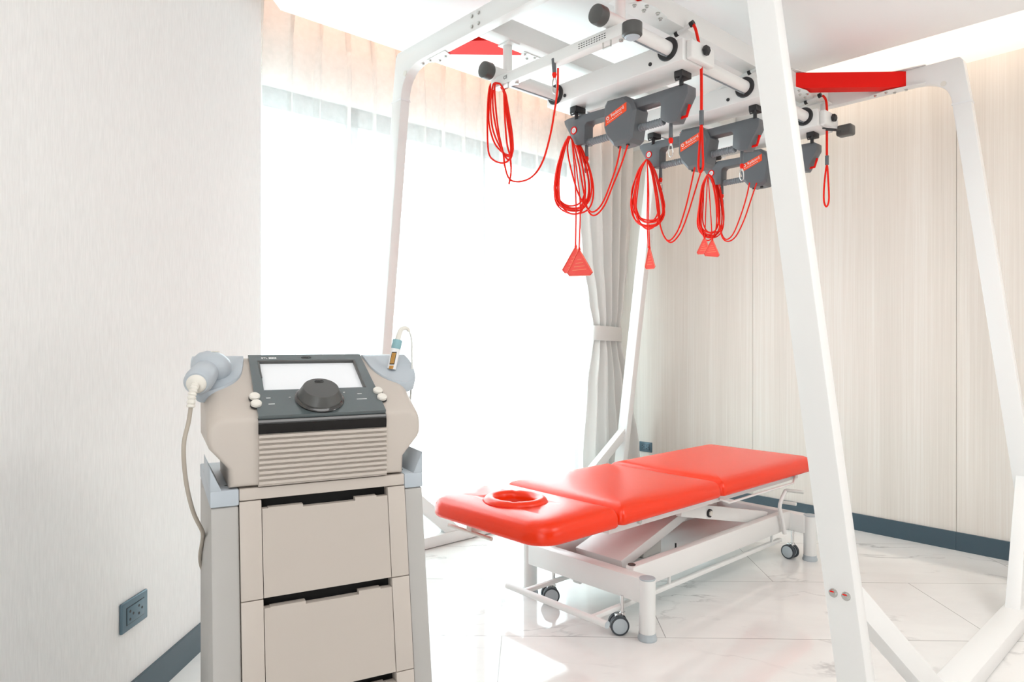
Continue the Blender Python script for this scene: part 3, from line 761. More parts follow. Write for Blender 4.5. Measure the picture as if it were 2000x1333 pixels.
# ------------------------------------------------------------------ red cords
ROPES = {"A":[[[1.93,2.205,2.259],[1.93,2.252,2.268],[1.93,2.27,2.194],[1.93,2.273,2.061],[1.93,2.263,1.969],[1.93,2.222,1.928],[1.93,2.162,1.909],[1.93,2.126,1.924],[1.93,2.123,1.984],[1.93,2.146,2.097],[1.93,2.162,2.199],[1.93,2.185,2.249],[1.93,2.205,2.259]],
[[1.938,2.214,2.264],[1.938,2.255,2.271],[1.938,2.269,2.196],[1.938,2.272,2.107],[1.938,2.234,2.009],[1.938,2.171,1.952],[1.938,2.122,1.942],[1.938,2.119,2.006],[1.938,2.142,2.12],[1.938,2.164,2.202],[1.938,2.194,2.254],[1.938,2.214,2.264]],
[[1.924,2.198,2.256],[1.924,2.228,2.257],[1.924,2.245,2.176],[1.924,2.232,2.072],[1.924,2.188,1.986],[1.924,2.139,1.932],[1.924,2.104,1.94],[1.924,2.11,2.023],[1.924,2.133,2.125],[1.924,2.146,2.193],[1.924,2.178,2.244],[1.924,2.198,2.256]],
[[1.944,2.221,2.267],[1.944,2.248,2.264],[1.944,2.252,2.171],[1.944,2.228,2.065],[1.944,2.188,1.967],[1.944,2.155,1.924],[1.944,2.129,1.944],[1.944,2.142,2.056],[1.944,2.174,2.173],[1.944,2.181,2.214],[1.944,2.204,2.251],[1.944,2.221,2.267]],
[[1.918,2.191,2.252],[1.918,2.211,2.242],[1.918,2.201,2.13],[1.918,2.181,2.027],[1.918,2.155,1.945],[1.918,2.145,1.889],[1.918,2.116,1.83],[1.918,2.053,1.808],[1.918,1.978,1.816],[1.918,1.919,1.866],[1.918,1.876,1.965],[1.918,1.849,2.072],[1.918,1.837,2.139],[1.918,1.835,2.212]],
[[1.914,2.147,2.202],[1.914,2.141,2.092],[1.914,2.128,1.982],[1.914,2.109,1.924],[1.914,2.102,1.859],[1.914,2.115,1.807]]],"B":[[[2.419,2.246,2.138],[2.419,2.272,2.074],[2.419,2.302,1.979],[2.419,2.307,1.871],[2.419,2.284,1.803],[2.419,2.226,1.762],[2.419,2.164,1.764],[2.419,2.14,1.82],[2.419,2.141,1.908],[2.419,2.17,2.034],[2.419,2.209,2.117],[2.419,2.246,2.138]],
[[2.427,2.253,2.141],[2.427,2.291,2.091],[2.427,2.315,2.001],[2.427,2.338,1.908],[2.427,2.313,1.845],[2.427,2.251,1.806],[2.427,2.181,1.807],[2.427,2.147,1.856],[2.427,2.153,1.938],[2.427,2.186,2.05],[2.427,2.223,2.121],[2.427,2.253,2.141]],
[[2.436,2.261,2.145],[2.436,2.291,2.088],[2.436,2.323,1.996],[2.436,2.335,1.897],[2.436,2.31,1.828],[2.436,2.248,1.784],[2.436,2.188,1.789],[2.436,2.155,1.84],[2.436,2.16,1.931],[2.436,2.191,2.045],[2.436,2.23,2.125],[2.436,2.261,2.145]],
[[2.422,2.248,2.139],[2.422,2.287,2.083],[2.422,2.323,1.994],[2.422,2.336,1.893],[2.422,2.314,1.826],[2.422,2.237,1.787],[2.422,2.156,1.785],[2.422,2.122,1.834],[2.422,2.123,1.923],[2.422,2.163,2.041],[2.422,2.211,2.121],[2.422,2.248,2.139]],
[[2.43,2.256,2.143],[2.43,2.293,2.089],[2.43,2.333,2.002],[2.43,2.351,1.9],[2.43,2.324,1.834],[2.43,2.249,1.79],[2.43,2.169,1.793],[2.43,2.125,1.843],[2.43,2.128,1.924],[2.43,2.168,2.043],[2.43,2.219,2.124],[2.43,2.256,2.143]],
[[2.438,2.264,2.146],[2.438,2.3,2.087],[2.438,2.334,1.996],[2.438,2.357,1.893],[2.438,2.329,1.825],[2.438,2.251,1.783],[2.438,2.172,1.78],[2.438,2.13,1.831],[2.438,2.136,1.922],[2.438,2.179,2.045],[2.438,2.22,2.122],[2.438,2.264,2.146]],
[[2.425,2.251,2.14],[2.425,2.29,2.086],[2.425,2.326,1.999],[2.425,2.345,1.903],[2.425,2.309,1.834],[2.425,2.228,1.791],[2.425,2.141,1.792],[2.425,2.106,1.84],[2.425,2.109,1.922],[2.425,2.152,2.037],[2.425,2.203,2.115],[2.425,2.251,2.14]],
[[2.433,2.258,2.144],[2.433,2.303,2.084],[2.433,2.334,1.988],[2.433,2.353,1.882],[2.433,2.323,1.811],[2.433,2.236,1.765],[2.433,2.141,1.767],[2.433,2.102,1.817],[2.433,2.106,1.91],[2.433,2.152,2.032],[2.433,2.208,2.119],[2.433,2.258,2.144]],
[[2.39,1.904,2.013],[2.39,1.924,1.94],[2.39,1.962,1.855],[2.39,2.01,1.775],[2.39,2.059,1.745],[2.39,2.096,1.764],[2.39,2.153,1.84],[2.39,2.202,1.969],[2.39,2.225,2.071],[2.39,2.209,2.122]],
[[2.4,1.872,2.015],[2.4,1.912,1.928],[2.4,1.959,1.845],[2.4,2.006,1.766],[2.4,2.061,1.73],[2.4,2.102,1.757],[2.4,2.13,1.849],[2.4,2.162,1.988],[2.4,2.195,2.091],[2.4,2.218,2.128]]],"Bt":[[[2.385,2.191,2.1],[2.385,2.175,1.963],[2.385,2.165,1.793],[2.385,2.168,1.588]],
[[2.375,2.182,2.096],[2.375,2.153,1.957],[2.375,2.13,1.786],[2.375,2.137,1.567]]],"C":[[[3.019,2.23,2.132],[3.019,2.267,2.071],[3.019,2.288,1.965],[3.019,2.297,1.875],[3.019,2.274,1.8],[3.019,2.228,1.757],[3.019,2.177,1.763],[3.019,2.145,1.812],[3.019,2.152,1.902],[3.019,2.177,2.023],[3.019,2.207,2.108],[3.019,2.23,2.132]],
[[3.027,2.236,2.134],[3.027,2.275,2.08],[3.027,2.305,1.987],[3.027,2.313,1.91],[3.027,2.293,1.838],[3.027,2.246,1.797],[3.027,2.19,1.798],[3.027,2.158,1.844],[3.027,2.162,1.924],[3.027,2.19,2.039],[3.027,2.216,2.114],[3.027,2.236,2.134]],
[[3.035,2.243,2.137],[3.035,2.278,2.08],[3.035,2.315,1.98],[3.035,2.32,1.894],[3.035,2.296,1.813],[3.035,2.241,1.773],[3.035,2.178,1.777],[3.035,2.137,1.823],[3.035,2.144,1.907],[3.035,2.179,2.031],[3.035,2.212,2.114],[3.035,2.243,2.137]],
[[3.022,2.232,2.132],[3.022,2.271,2.077],[3.022,2.299,1.985],[3.022,2.304,1.905],[3.022,2.277,1.83],[3.022,2.227,1.792],[3.022,2.161,1.792],[3.022,2.123,1.839],[3.022,2.135,1.921],[3.022,2.162,2.031],[3.022,2.203,2.111],[3.022,2.232,2.132]],
[[3.03,2.238,2.135],[3.03,2.278,2.082],[3.03,2.311,1.991],[3.03,2.323,1.908],[3.03,2.295,1.836],[3.03,2.232,1.794],[3.03,2.167,1.798],[3.03,2.127,1.837],[3.03,2.131,1.92],[3.03,2.173,2.034],[3.03,2.209,2.114],[3.03,2.238,2.135]],
[[3.038,2.245,2.138],[3.038,2.291,2.079],[3.038,2.322,1.981],[3.038,2.339,1.891],[3.038,2.314,1.813],[3.038,2.243,1.771],[3.038,2.172,1.772],[3.038,2.127,1.821],[3.038,2.138,1.906],[3.038,2.174,2.028],[3.038,2.217,2.113],[3.038,2.245,2.138]],
[[3.024,2.234,2.133],[3.024,2.282,2.08],[3.024,2.327,1.995],[3.024,2.332,1.914],[3.024,2.307,1.849],[3.024,2.237,1.807],[3.024,2.16,1.803],[3.024,2.117,1.848],[3.024,2.127,1.921],[3.024,2.165,2.032],[3.024,2.205,2.113],[3.024,2.234,2.133]],
[[3.033,2.241,2.136],[3.033,2.296,2.083],[3.033,2.332,1.984],[3.033,2.344,1.902],[3.033,2.32,1.825],[3.033,2.248,1.78],[3.033,2.164,1.781],[3.033,2.126,1.825],[3.033,2.132,1.91],[3.033,2.168,2.027],[3.033,2.21,2.113],[3.033,2.241,2.136]],
[[2.98,1.904,2.022],[2.98,1.928,1.928],[2.98,1.961,1.817],[2.98,2.003,1.718],[2.98,2.053,1.671],[2.98,2.091,1.702],[2.98,2.123,1.8],[2.98,2.142,1.924],[2.98,2.168,2.05],[2.98,2.198,2.118]],
[[3.0,1.884,1.993],[3.0,1.917,1.904],[3.0,1.959,1.793],[3.0,2.004,1.704],[3.0,2.06,1.663],[3.0,2.108,1.711],[3.0,2.131,1.789],[3.0,2.144,1.913],[3.0,2.173,2.041],[3.0,2.213,2.125]]],"Ct":[[[2.98,2.195,2.109],[2.98,2.192,1.959],[2.98,2.195,1.796],[2.98,2.188,1.645]],
[[2.97,2.188,2.106],[2.97,2.178,1.955],[2.97,2.178,1.792],[2.97,2.171,1.637]]],"D":[[[3.629,2.234,2.15],[3.629,2.256,2.079],[3.629,2.272,1.963],[3.629,2.274,1.849],[3.629,2.255,1.777],[3.629,2.227,1.754],[3.629,2.194,1.773],[3.629,2.172,1.835],[3.629,2.174,1.964],[3.629,2.198,2.096],[3.629,2.219,2.141],[3.629,2.234,2.15]],
[[3.637,2.239,2.152],[3.637,2.26,2.09],[3.637,2.265,1.985],[3.637,2.27,1.887],[3.637,2.248,1.824],[3.637,2.216,1.803],[3.637,2.178,1.815],[3.637,2.162,1.872],[3.637,2.165,1.984],[3.637,2.189,2.104],[3.637,2.212,2.143],[3.637,2.239,2.152]],
[[3.646,2.244,2.154],[3.646,2.271,2.089],[3.646,2.285,1.979],[3.645,2.285,1.864],[3.645,2.26,1.801],[3.646,2.22,1.772],[3.646,2.179,1.789],[3.645,2.159,1.851],[3.645,2.168,1.977],[3.646,2.192,2.105],[3.646,2.214,2.148],[3.646,2.244,2.154]],
[[3.632,2.236,2.15],[3.632,2.266,2.087],[3.632,2.286,1.982],[3.632,2.291,1.877],[3.632,2.263,1.815],[3.632,2.223,1.791],[3.632,2.184,1.806],[3.632,2.16,1.863],[3.632,2.162,1.984],[3.632,2.19,2.108],[3.632,2.214,2.147],[3.632,2.236,2.15]],
[[3.64,2.241,2.153],[3.64,2.27,2.087],[3.64,2.287,1.977],[3.64,2.3,1.871],[3.64,2.267,1.8],[3.64,2.221,1.779],[3.64,2.173,1.795],[3.64,2.156,1.85],[3.64,2.159,1.979],[3.64,2.185,2.101],[3.64,2.213,2.146],[3.64,2.241,2.153]],
[[3.648,2.246,2.155],[3.648,2.269,2.09],[3.648,2.292,1.985],[3.648,2.296,1.876],[3.648,2.266,1.808],[3.648,2.217,1.786],[3.648,2.172,1.794],[3.648,2.147,1.854],[3.648,2.153,1.977],[3.648,2.186,2.106],[3.648,2.217,2.146],[3.648,2.246,2.155]],
[[3.634,2.237,2.151],[3.635,2.273,2.09],[3.635,2.289,1.989],[3.635,2.297,1.886],[3.634,2.258,1.82],[3.635,2.206,1.799],[3.635,2.148,1.811],[3.634,2.125,1.866],[3.634,2.135,1.98],[3.635,2.163,2.104],[3.635,2.204,2.146],[3.634,2.237,2.151]],
[[3.643,2.242,2.153],[3.643,2.279,2.088],[3.643,2.297,1.978],[3.643,2.31,1.865],[3.643,2.274,1.797],[3.643,2.219,1.77],[3.643,2.163,1.781],[3.643,2.133,1.84],[3.643,2.142,1.967],[3.643,2.177,2.098],[3.643,2.208,2.141],[3.643,2.242,2.153]],
[[3.58,1.933,2.044],[3.58,1.952,1.966],[3.58,1.986,1.869],[3.58,2.031,1.772],[3.58,2.073,1.739],[3.58,2.106,1.772],[3.58,2.126,1.873],[3.58,2.139,2.01],[3.58,2.17,2.106],[3.58,2.197,2.135]],
[[3.6,1.901,2.041],[3.6,1.935,1.952],[3.6,1.978,1.841],[3.6,2.029,1.754],[3.6,2.081,1.73],[3.6,2.121,1.77],[3.6,2.145,1.893],[3.6,2.161,2.017],[3.6,2.189,2.112],[3.6,2.209,2.14]]],"Dt":[[[3.58,2.2,2.126],[3.58,2.211,1.961],[3.58,2.217,1.81],[3.58,2.221,1.761]],
[[3.57,2.191,2.123],[3.57,2.177,1.954],[3.57,2.167,1.802],[3.57,2.164,1.742]]],"c1":[[[2.45,1.577,2.464],[2.45,1.563,2.44],[2.45,1.551,2.394],[2.45,1.539,2.327],[2.45,1.534,2.232],[2.45,1.534,2.089]]],"c1l":[[[2.45,1.534,2.043],[2.45,1.544,1.94],[2.45,1.548,1.868],[2.45,1.539,1.841],[2.45,1.527,1.864],[2.45,1.529,1.937],[2.45,1.534,2.043]]],"c3":[[[3.66,1.559,2.455],[3.66,1.543,2.429],[3.66,1.537,2.373],[3.66,1.537,2.251],[3.66,1.537,2.127]]],"c3l":[[[3.66,1.537,2.083],[3.66,1.551,1.983],[3.66,1.553,1.896],[3.66,1.54,1.862],[3.66,1.527,1.892],[3.66,1.529,1.979],[3.66,1.537,2.083]]]}
def cord(m, pts, r=.0040, closed=False): m.tube(pts, r, n=7, closed=closed, smooth=5)
def bundle(key, lower, tags, name, label, group):
    allp = ROPES[key]
    top = allp[0][0]
    r = empty(name, top); tag(r, label, 'cord', group)
    m = MB()
    for p in allp: cord(m, p)
    rel(m.obj('coil', ROPE, smooth=80), r)
    if lower:
        m = MB()
        for p in ROPES[lower]: cord(m, p, .0032)
        rel(m.obj('pull_strand', ROPE, smooth=80), r)
    for T in tags:
        ap, L0, L1, R1_, R0 = [Vector(p) for p in T]
        x = ap.x
        m = MB(); h = [Vector((x, p.y, p.z)) for p in (ap, L0, L1, R1_, R0)]
        dy = Vector((0, .006, 0))
        m.prism([h[0] + dy, h[1], h[2], h[3], h[4], h[0] - dy], (.005, 0, 0)); tg = rel(m.obj('triangle_handle', REDTAG, smooth=0), r)
        m = MB(); m.tube([v + Vector((-.0005, 0, 0)) for v in (h[0] + dy, h[1], h[2], h[3], h[4], h[0] - dy)], .0022, 6, closed=True, smooth=0)
        e = m.obj('handle_rim', TAGEDGE); e.parent = tg; e.matrix_parent_inverse = Matrix.Translation(r.location).inverted()
        e.matrix_parent_inverse = Matrix.Identity(4)
        m = MB(); c = (h[1] + h[4] + h[0]) / 3
        for k in range(4):
            w_ = (.010 + .008 * k) * (h[1] - h[4]).length / .12; z = h[0].z - (h[0].z - h[2].z) * (.38 + .14 * k)
            m.box((x - .0010, c.y - w_, z), (x + .0002, c.y + w_, z + .0028))
        e = m.obj('handle_print', TAGINK, smooth=0); e.parent = tg
        m = MB(); m.lathe([(0, 0), (.004, 0), (.006, -.010), (.005, -.02), (0, -.02)], h[0] + Vector((.002, 0, .016)), (0, 0, 1), 10); e = m.obj('cord_knot', ROPE); e.parent = tg
    return r
TG = {
 'B': [[(2.385, 2.168, 1.588), (2.385, 2.254, 1.491), (2.385, 2.237, 1.475), (2.385, 2.117, 1.466), (2.385, 2.101, 1.479)],
       [(2.370, 2.132, 1.571), (2.370, 2.207, 1.472), (2.370, 2.194, 1.458), (2.370, 2.066, 1.452), (2.370, 2.051, 1.465)]],
 'C': [[(2.97, 2.174, 1.637), (2.97, 2.201, 1.544), (2.97, 2.194, 1.533), (2.97, 2.145, 1.532), (2.97, 2.138, 1.542)]],
 'D': [[(3.58, 2.221, 1.761), (3.58, 2.273, 1.681), (3.58, 2.266, 1.671), (3.58, 2.193, 1.667), (3.58, 2.183, 1.678)],
       [(3.565, 2.161, 1.741), (3.565, 2.215, 1.668), (3.565, 2.208, 1.655), (3.565, 2.124, 1.641), (3.565, 2.114, 1.652)]]}
G_ = 'coiled red cords under the sling units'
bundle('A', None, [], 'cord_loops', 'long red cords looped over the front white cross bar', None)
bundle('B', 'Bt', TG['B'], 'cord_coil', 'coiled red cord with two triangle tags hanging lowest, under the front sling unit', G_)
bundle('C', 'Ct', TG['C'], 'cord_coil', 'coiled red cord with one narrow triangle tag in front of the far white leg', G_)
bundle('D', 'Dt', TG['D'], 'cord_coil', 'coiled red cord with two small triangle tags directly below it, under the rear sling unit', G_)
# snap end of the looped cord hanging from the cross bar
t = empty('snap_link', (1.93, 1.86, 2.24)); tag(t, 'small snap hook on grey sleeve hanging from the front cross bar', 'snap hook')
m = MB(); m.cyl((1.93, 1.871, 2.262), (1.93, 1.866, 2.205), .0085, 14); rel(m.obj('sleeve', GREY), t)
m = MB(); m.lathe([(0, 0), (.008, 0), (.010, .008), (.005, .022), (0, .022)], (1.93, 1.866, 2.207), (0, 0, -1), 12); rel(m.obj('knot', ROPE), t)
m = MB(); m.tube([(1.93, 1.866, 2.186), (1.93, 1.876, 2.172), (1.93, 1.874, 2.135), (1.93, 1.863, 2.125), (1.93, 1.854, 2.135), (1.93, 1.856, 2.172)], .0028, 8, closed=True, smooth=3)
rel(m.obj('hook', STEEL), t)
# pull loops on the arm rods
def pull(k, sl, label):
    pts = ROPES[k][0]; r = empty('pull_loop', pts[0]); tag(r, label, 'cord', 'red pull loops on the arm rods')
    m = MB(); cord(m, pts, .0062); rel(m.obj('cord', ROPE, smooth=80), r)
    m = MB(); e = Vector(pts[-1]); m.cyl(e + Vector((0, 0, .004)), e - Vector((0, 0, sl)), .0095, 14, bev=.001); rel(m.obj('sleeve', GREY), r)
    m = MB(); q = ROPES[k + 'l'][0]; cord(m, q[:-1], .0048, closed=True); rel(m.obj('hand_loop', ROPE, smooth=80), r)
pull('c1', .055, 'red pull cord with a thick loop hanging from the front arm rod')
pull('c3', .045, 'red pull cord with a slim loop hanging at the far right against the wood wall')

# ------------------------------------------------------------------ treatment couch
cr_ = empty('treatment_couch', (2.65, 1.93, 0))
tag(cr_, 'red padded three section treatment couch on a white scissor base with casters', 'treatment couch')
def rrect(x0, x1, y0, y1, rad, ins, n=7):
    """rounded rectangle outline; rad = radii at (x0y0, x1y0, x1y1, x0y1)"""
    pts = []
    cs = [(x0, y0, PI, rad[0], 1, 1), (x1, y0, 1.5 * PI, rad[1], -1, 1), (x1, y1, 0, rad[2], -1, -1), (x0, y1, .5 * PI, rad[3], 1, -1)]
    for cx_, cy_, a0, r, sx, sy in cs:
        ox, oy = cx_ + sx * r, cy_ + sy * r
        rr = max(r - ins, 0.002); k = r - rr
        ox, oy = cx_ + sx * (ins + rr), cy_ + sy * (ins + rr)
        for i in range(n + 1):
            a = a0 + i / n * PI / 2
            pts.append((ox + rr * math.cos(a), oy + rr * math.sin(a)))
    return pts
def cushion(name, x0, x1, y0, y1, rad, z0, z1):
    m = MB(); b = m.bm; rings = []
    H = z1 - z0
    prof = [(z0, .016), (z0 + .002, .007), (z0 + .008, .001), (z0 + .018, 0.0), (z0 + H * .50, .001), (z1 - .034, .0035), (z1 - .024, .0085), (z1 - .015, .0165), (z1 - .008, .028), (z1 - .003, .043), (z1 + .0005, .064), (z1 + .0028, .10), (z1 + .004, .15), (z1 + .0042, .2)]
    for z, ins in prof:
        rings.append([b.verts.new((x, y, z)) for x, y in rrect(x0, x1, y0, y1, rad, min(ins, min(x1 - x0, y1 - y0) * .45))])
    n = len(rings[0])
    for A, B in zip(rings, rings[1:]):
        for k in range(n): b.faces.new((A[k], A[(k + 1) % n], B[(k + 1) % n], B[k]))
    b.faces.new(rings[0][::-1]); b.faces.new(rings[-1])
    return m.obj(name, VINYL, smooth=50)
Y0, Y1 = 1.605, 2.275
head = cushion('head_cushion', 1.600, 2.020, Y0, Y1, (.10, .03, .03, .10), .450, .532)
# face hole cut through
m = MB(); pts = [(1.785 + .080 * math.cos(2 * PI * k / 40), 1.935 + .088 * math.sin(2 * PI * k / 40), .40) for k in range(40)]
m.prism(pts, (0, 0, .3)); cut = m.obj('cutter', VINYL)
bo = head.modifiers.new('b', 'BOOLEAN'); bo.object = cut; bo.solver = 'EXACT'
dg = bpy.context.evaluated_depsgraph_get(); dg.update()
nm = bpy.data.meshes.new_from_object(head.evaluated_get(dg)); head.modifiers.clear(); head.data = nm
bpy.data.objects.remove(cut)
rel(head, cr_)
m = MB()
m.tube([(1.785 + .096 * math.cos(2 * PI * k / 48), 1.935 + .106 * math.sin(2 * PI * k / 48), .528) for k in range(48)],
       lambda t: .0245 - .004 * math.exp(-((t - .625) / .012) ** 2) - .004 * math.exp(-((t - .12) / .012) ** 2), n=14, closed=True, smooth=0)
for v in m.bm.verts: v.co.z = .528 + (v.co.z - .528) * (1.0 if v.co.z > .528 else 1.6)
rg = m.obj('face_ring', VINYL, smooth=60); rg.parent = head
m = MB(); m.tube([(1.785 + .1215 * math.cos(2 * PI * k / 48), 1.935 + .1315 * math.sin(2 * PI * k / 48), .5335) for k in range(48)], .0018, n=6, closed=True, smooth=0)
pp = m.obj('piping', REDP, smooth=60); pp.parent = head
rel(cushion('middle_cushion', 2.024, 2.738, Y0, Y1, (.03, .03, .03, .03), .452, .530), cr_)
rel(cushion('foot_cushion', 2.742, 3.700, Y0, Y1, (.03, .07, .07, .03), .452, .530), cr_)
# frame right under the cushions
m = MB()
for y in (1.665, 2.175):
    m.box((2.02, y, .412), (3.60, y + .035, .450), bev=.003)
for x in (2.05, 2.70, 3.55): m.box((x, 1.67, .415), (x + .04, 2.20, .448), bev=.003)
rel(m.obj('cushion_frame', WHITE2, smooth=40), cr_)
m = MB()
for y in (1.76, 2.08): m.box((1.69, y, .432), (2.06, y + .03, .452), bev=.003)
rel(m.obj('head_section_support', WHITE2, smooth=40), cr_)
for y, s_ in ((1.66, -1), (2.22, 1)):
    m = MB(); m.tube([(2.80, y, .428), (2.84, y + s_ * .025, .408), (3.48, y + s_ * .025, .408), (3.55, y, .428)], .0055, 8, smooth=0)
    rel(m.obj('side_rod', WHITE2), cr_)
m = MB(); m.cyl((1.680, 2.22, .400), (1.680, 1.955, .400), .0075, 14); m.box((1.675, 2.07, .396), (1.75, 2.10, .440)); rel(m.obj('head_release_bar', IVORY), cr_)
m = MB(); m.cyl((2.20, 1.652, .432), (2.20, 1.668, .432), .010, 14); rel(m.obj('frame_bolt', STEEL), cr_)
# scissor mechanism
def bar(m, p, q, w, h):
    """box beam from p to q (in the xz plane), w wide in y, h tall"""
    p = Vector(p); q = Vector(q); d = (q - p).normalized(); nrm = Vector((-d.z, 0, d.x)) * h / 2
    m.prism([p - nrm, q - nrm, q + nrm, p + nrm], (0, w, 0), bev=.004); return m
m = MB(); bar(m, (2.27, 1.80, .205), (3.02, 1.80, .415), .26, .045); rel(m.obj('lift_arm', WHITE2, smooth=40), cr_)
for y in (1.725, 2.09):
    m = MB(); bar(m, (2.60, y, .400), (3.38, y, .225), .032, .065); rel(m.obj('scissor_arm', WHITE, smooth=40), cr_)
m = MB(); m.cyl((2.817, 1.724, .348), (2.817, 1.716, .348), .019, 20); rel(m.obj('pivot_washer', BLACK), cr_)
m = MB(); m.cyl((2.817, 1.718, .348), (2.817, 1.710, .348), .013, 6); rel(m.obj('pivot_bolt', IVORY), cr_)
m = MB(); m.cyl((2.55, 1.93, .225), (2.98, 1.93, .330), .028, 20); m.cyl((2.98, 1.93, .330), (3.10, 1.93, .36), .012, 14); m.box((2.50, 1.86, .170), (2.64, 2.0, .24), bev=.01)
rel(m.obj('lift_actuator', WHITEC), cr_)
m = MB(); m.cyl((2.66, 1.80, .172), (2.66, 1.80, .20), .011, 14, r2=.006); m.cyl((2.66, 1.80, .20), (2.66, 1.80, .222), .004, 10); rel(m.obj('cable_plug', BLACK), cr_)
# base frame
m = MB(); m.box((2.125, 1.60, .142), (2.185, 2.22, .236), bev=.004); rel(m.obj('front_crossbeam', WHITE2, smooth=40), cr_)
m = MB(); m.box((3.53, 1.60, .142), (3.59, 2.22, .236), bev=.004); rel(m.obj('rear_crossbeam', WHITE2, smooth=40), cr_)
for y in (1.675, 2.105):
    m = MB(); m.box((2.185, y, .152), (3.53, y + .04, .248), bev=.004); rel(m.obj('side_beam', WHITE, smooth=40), cr_)
m = MB(); m.box((2.19, 1.72, .156), (3.52, 2.10, .170), bev=.002); rel(m.obj('base_plate', WHITE2, smooth=40), cr_)
m = MB(); m.cyl((2.205, 1.700, .238), (2.205, 1.700, .2505), .016, 20); rel(m.obj('end_plug', CAPG), cr_)
for x in (2.153, 3.565):
    for y in (1.585, 2.235):
        m = MB(); m.cyl((x, y, .026), (x, y, .232), .0315, 32); lg = rel(m.obj('leg', WHITE2), cr_)
        m = MB(); m.cyl((x, y, .232), (x, y, .238), .0315, 32, bev=.002); c_ = m.obj('leg_cap', CASTER); c_.parent = lg
        m = MB(); m.lathe([(0, 0), (.036, 0), (.037, .004), (.037, .010), (.033, .016), (.033, .028), (0, .028)], (x, y, 0), (0, 0, 1), 32); c_ = m.obj('leg_foot', CASTER); c_.parent = lg
# pedal frame
m = MB(); m.cyl((1.950, 1.615, .104), (1.950, 2.165, .104), .0135, 20); fb = rel(m.obj('pedal_bar', WHITE2), cr_)
m = MB(); m.cyl((1.950, 1.6135, .104), (1.950, 1.6155, .104), .0135, 20); c_ = m.obj('bar_plug', CASTER); c_.parent = fb
for y in (1.695, 2.065):
    m = MB(); m.box((1.955, y - .010, .095), (3.46, y + .010, .113), bev=.003); rel(m.obj('pedal_rail', WHITE2, smooth=40), cr_)
    for x in (2.45, 3.36):
        m = MB(); m.box((x, y - .006, .110), (x + .012, y + .006, .158), bev=.002); rel(m.obj('rail_hanger', WHITE2, smooth=40), cr_)
m = MB(); m.box((2.19, 1.975, .105), (2.26, 2.0, .145), bev=.006); m.cyl((2.20, 1.97, .112), (2.20, 2.005, .112), .012, 14); rel(m.obj('pedal_cam', WHITE2, smooth=40), cr_)
# side lever
m = MB(); m.tube([(3.425, 1.655, .150), (3.400, 1.655, .235), (3.372, 1.655, .290), (3.390, 1.655, .330), (3.440, 1.655, .372)], .010, 8, smooth=2); rel(m.obj('lever', WHITE, smooth=60), cr_)
m = MB(); m.cyl((3.438, 1.655, .374), (3.460, 1.570, .374), .009, 14, bev=.003); rel(m.obj('lever_grip', WHITEC), cr_)
m = MB(); m.cyl((3.40, 1.655, .318), (3.41, 1.585, .318), .009, 14, bev=.003); rel(m.obj('lever_grip', WHITEC), cr_)
# casters
for x, y, ax, ay in ((2.125, 1.685, -.62, -.80), (2.150, 2.085, -.55, -.83), (3.515, 1.655, -.95, .10), (3.515, 2.12, -.7, -.7)):
    q = Vector((ax, ay, 0)).normalized(); r = .037
    side = Vector((q.y, -q.x, 0)) * .014
    c0_ = Vector((x, y, r + .001)) + side
    root = None
    m = MB(); m.cyl((x, y, .075), (x, y, .150), .008, 14); m.cyl((x, y, .075), (x, y, .085), .012, 14)
    m.box((-.008, -.016, .040), (.008, .016, .080), bev=.004, M=Matrix.Translation((c0_.x, c0_.y, 0)) @ q.to_track_quat('X', 'Z').to_matrix().to_4x4())
    st = rel(m.obj('caster', CHROME), cr_)
    for s_ in (-1, 1):
        o0 = c0_ + q * s_ * .009
        m = MB(); m.lathe([(.020, 0), (r, .001), (r, .016), (.030, .0175), (.020, .0175)], o0, q * s_, 36); w_ = m.obj('tyre', TYRE); w_.parent = st
        m = MB(); m.lathe([(0, .0005), (.0315, .0005), (.0315, .0165), (.027, .0195), (0, .0205)], o0, q * s_, 36); w_ = m.obj('wheel', CASTER); w_.parent = st

# ------------------------------------------------------------------ trolley
MR = math.radians(-14.9); MP = Vector((0.476, 1.421, 0))
tr = empty('equipment_trolley', MP, MR)
tag(tr, 'tall beige equipment trolley with stacked drawers and grey side columns', 'trolley')
DEP = 0.36
def lean(m):
    for v in m.bm.verts:
        f_ = max(0.0, 1 - v.co.y / DEP)
        v.co.y -= max(0, .832 - v.co.z) * .165 * f_
    return m
def tpart(m, name, material, parent=tr, sm=40):
    return lean(m).obj(name, material, parent, smooth=sm)
for xa, xb in ((0.0, .053), (.407, .449)):
    m = MB(); m.box((xa, .003, .075), (xb, DEP, .812), bev=.004); tpart(m, 'side_column', GREYC)
m = MB(); m.box((.054, .030, .10), (.406, DEP - .01, .815)); tpart(m, 'cabinet_body', DARKGAP, sm=0)
m = MB(); m.box((.054, 0, .8215), (.406, DEP, .8455), bev=.002); tpart(m, 'top_plate', BEIGE)
m = MB(); m.box((.054, .34, .10), (.406, DEP, .82), bev=.002); tpart(m, 'back_panel', BEIGE)
m = MB(); m.box((.0, .02, .060), (.449, DEP, .098), bev=.006); tpart(m, 'base', GREYC)
zt_ = [.8205, .6245, .4285, .2325, .10]
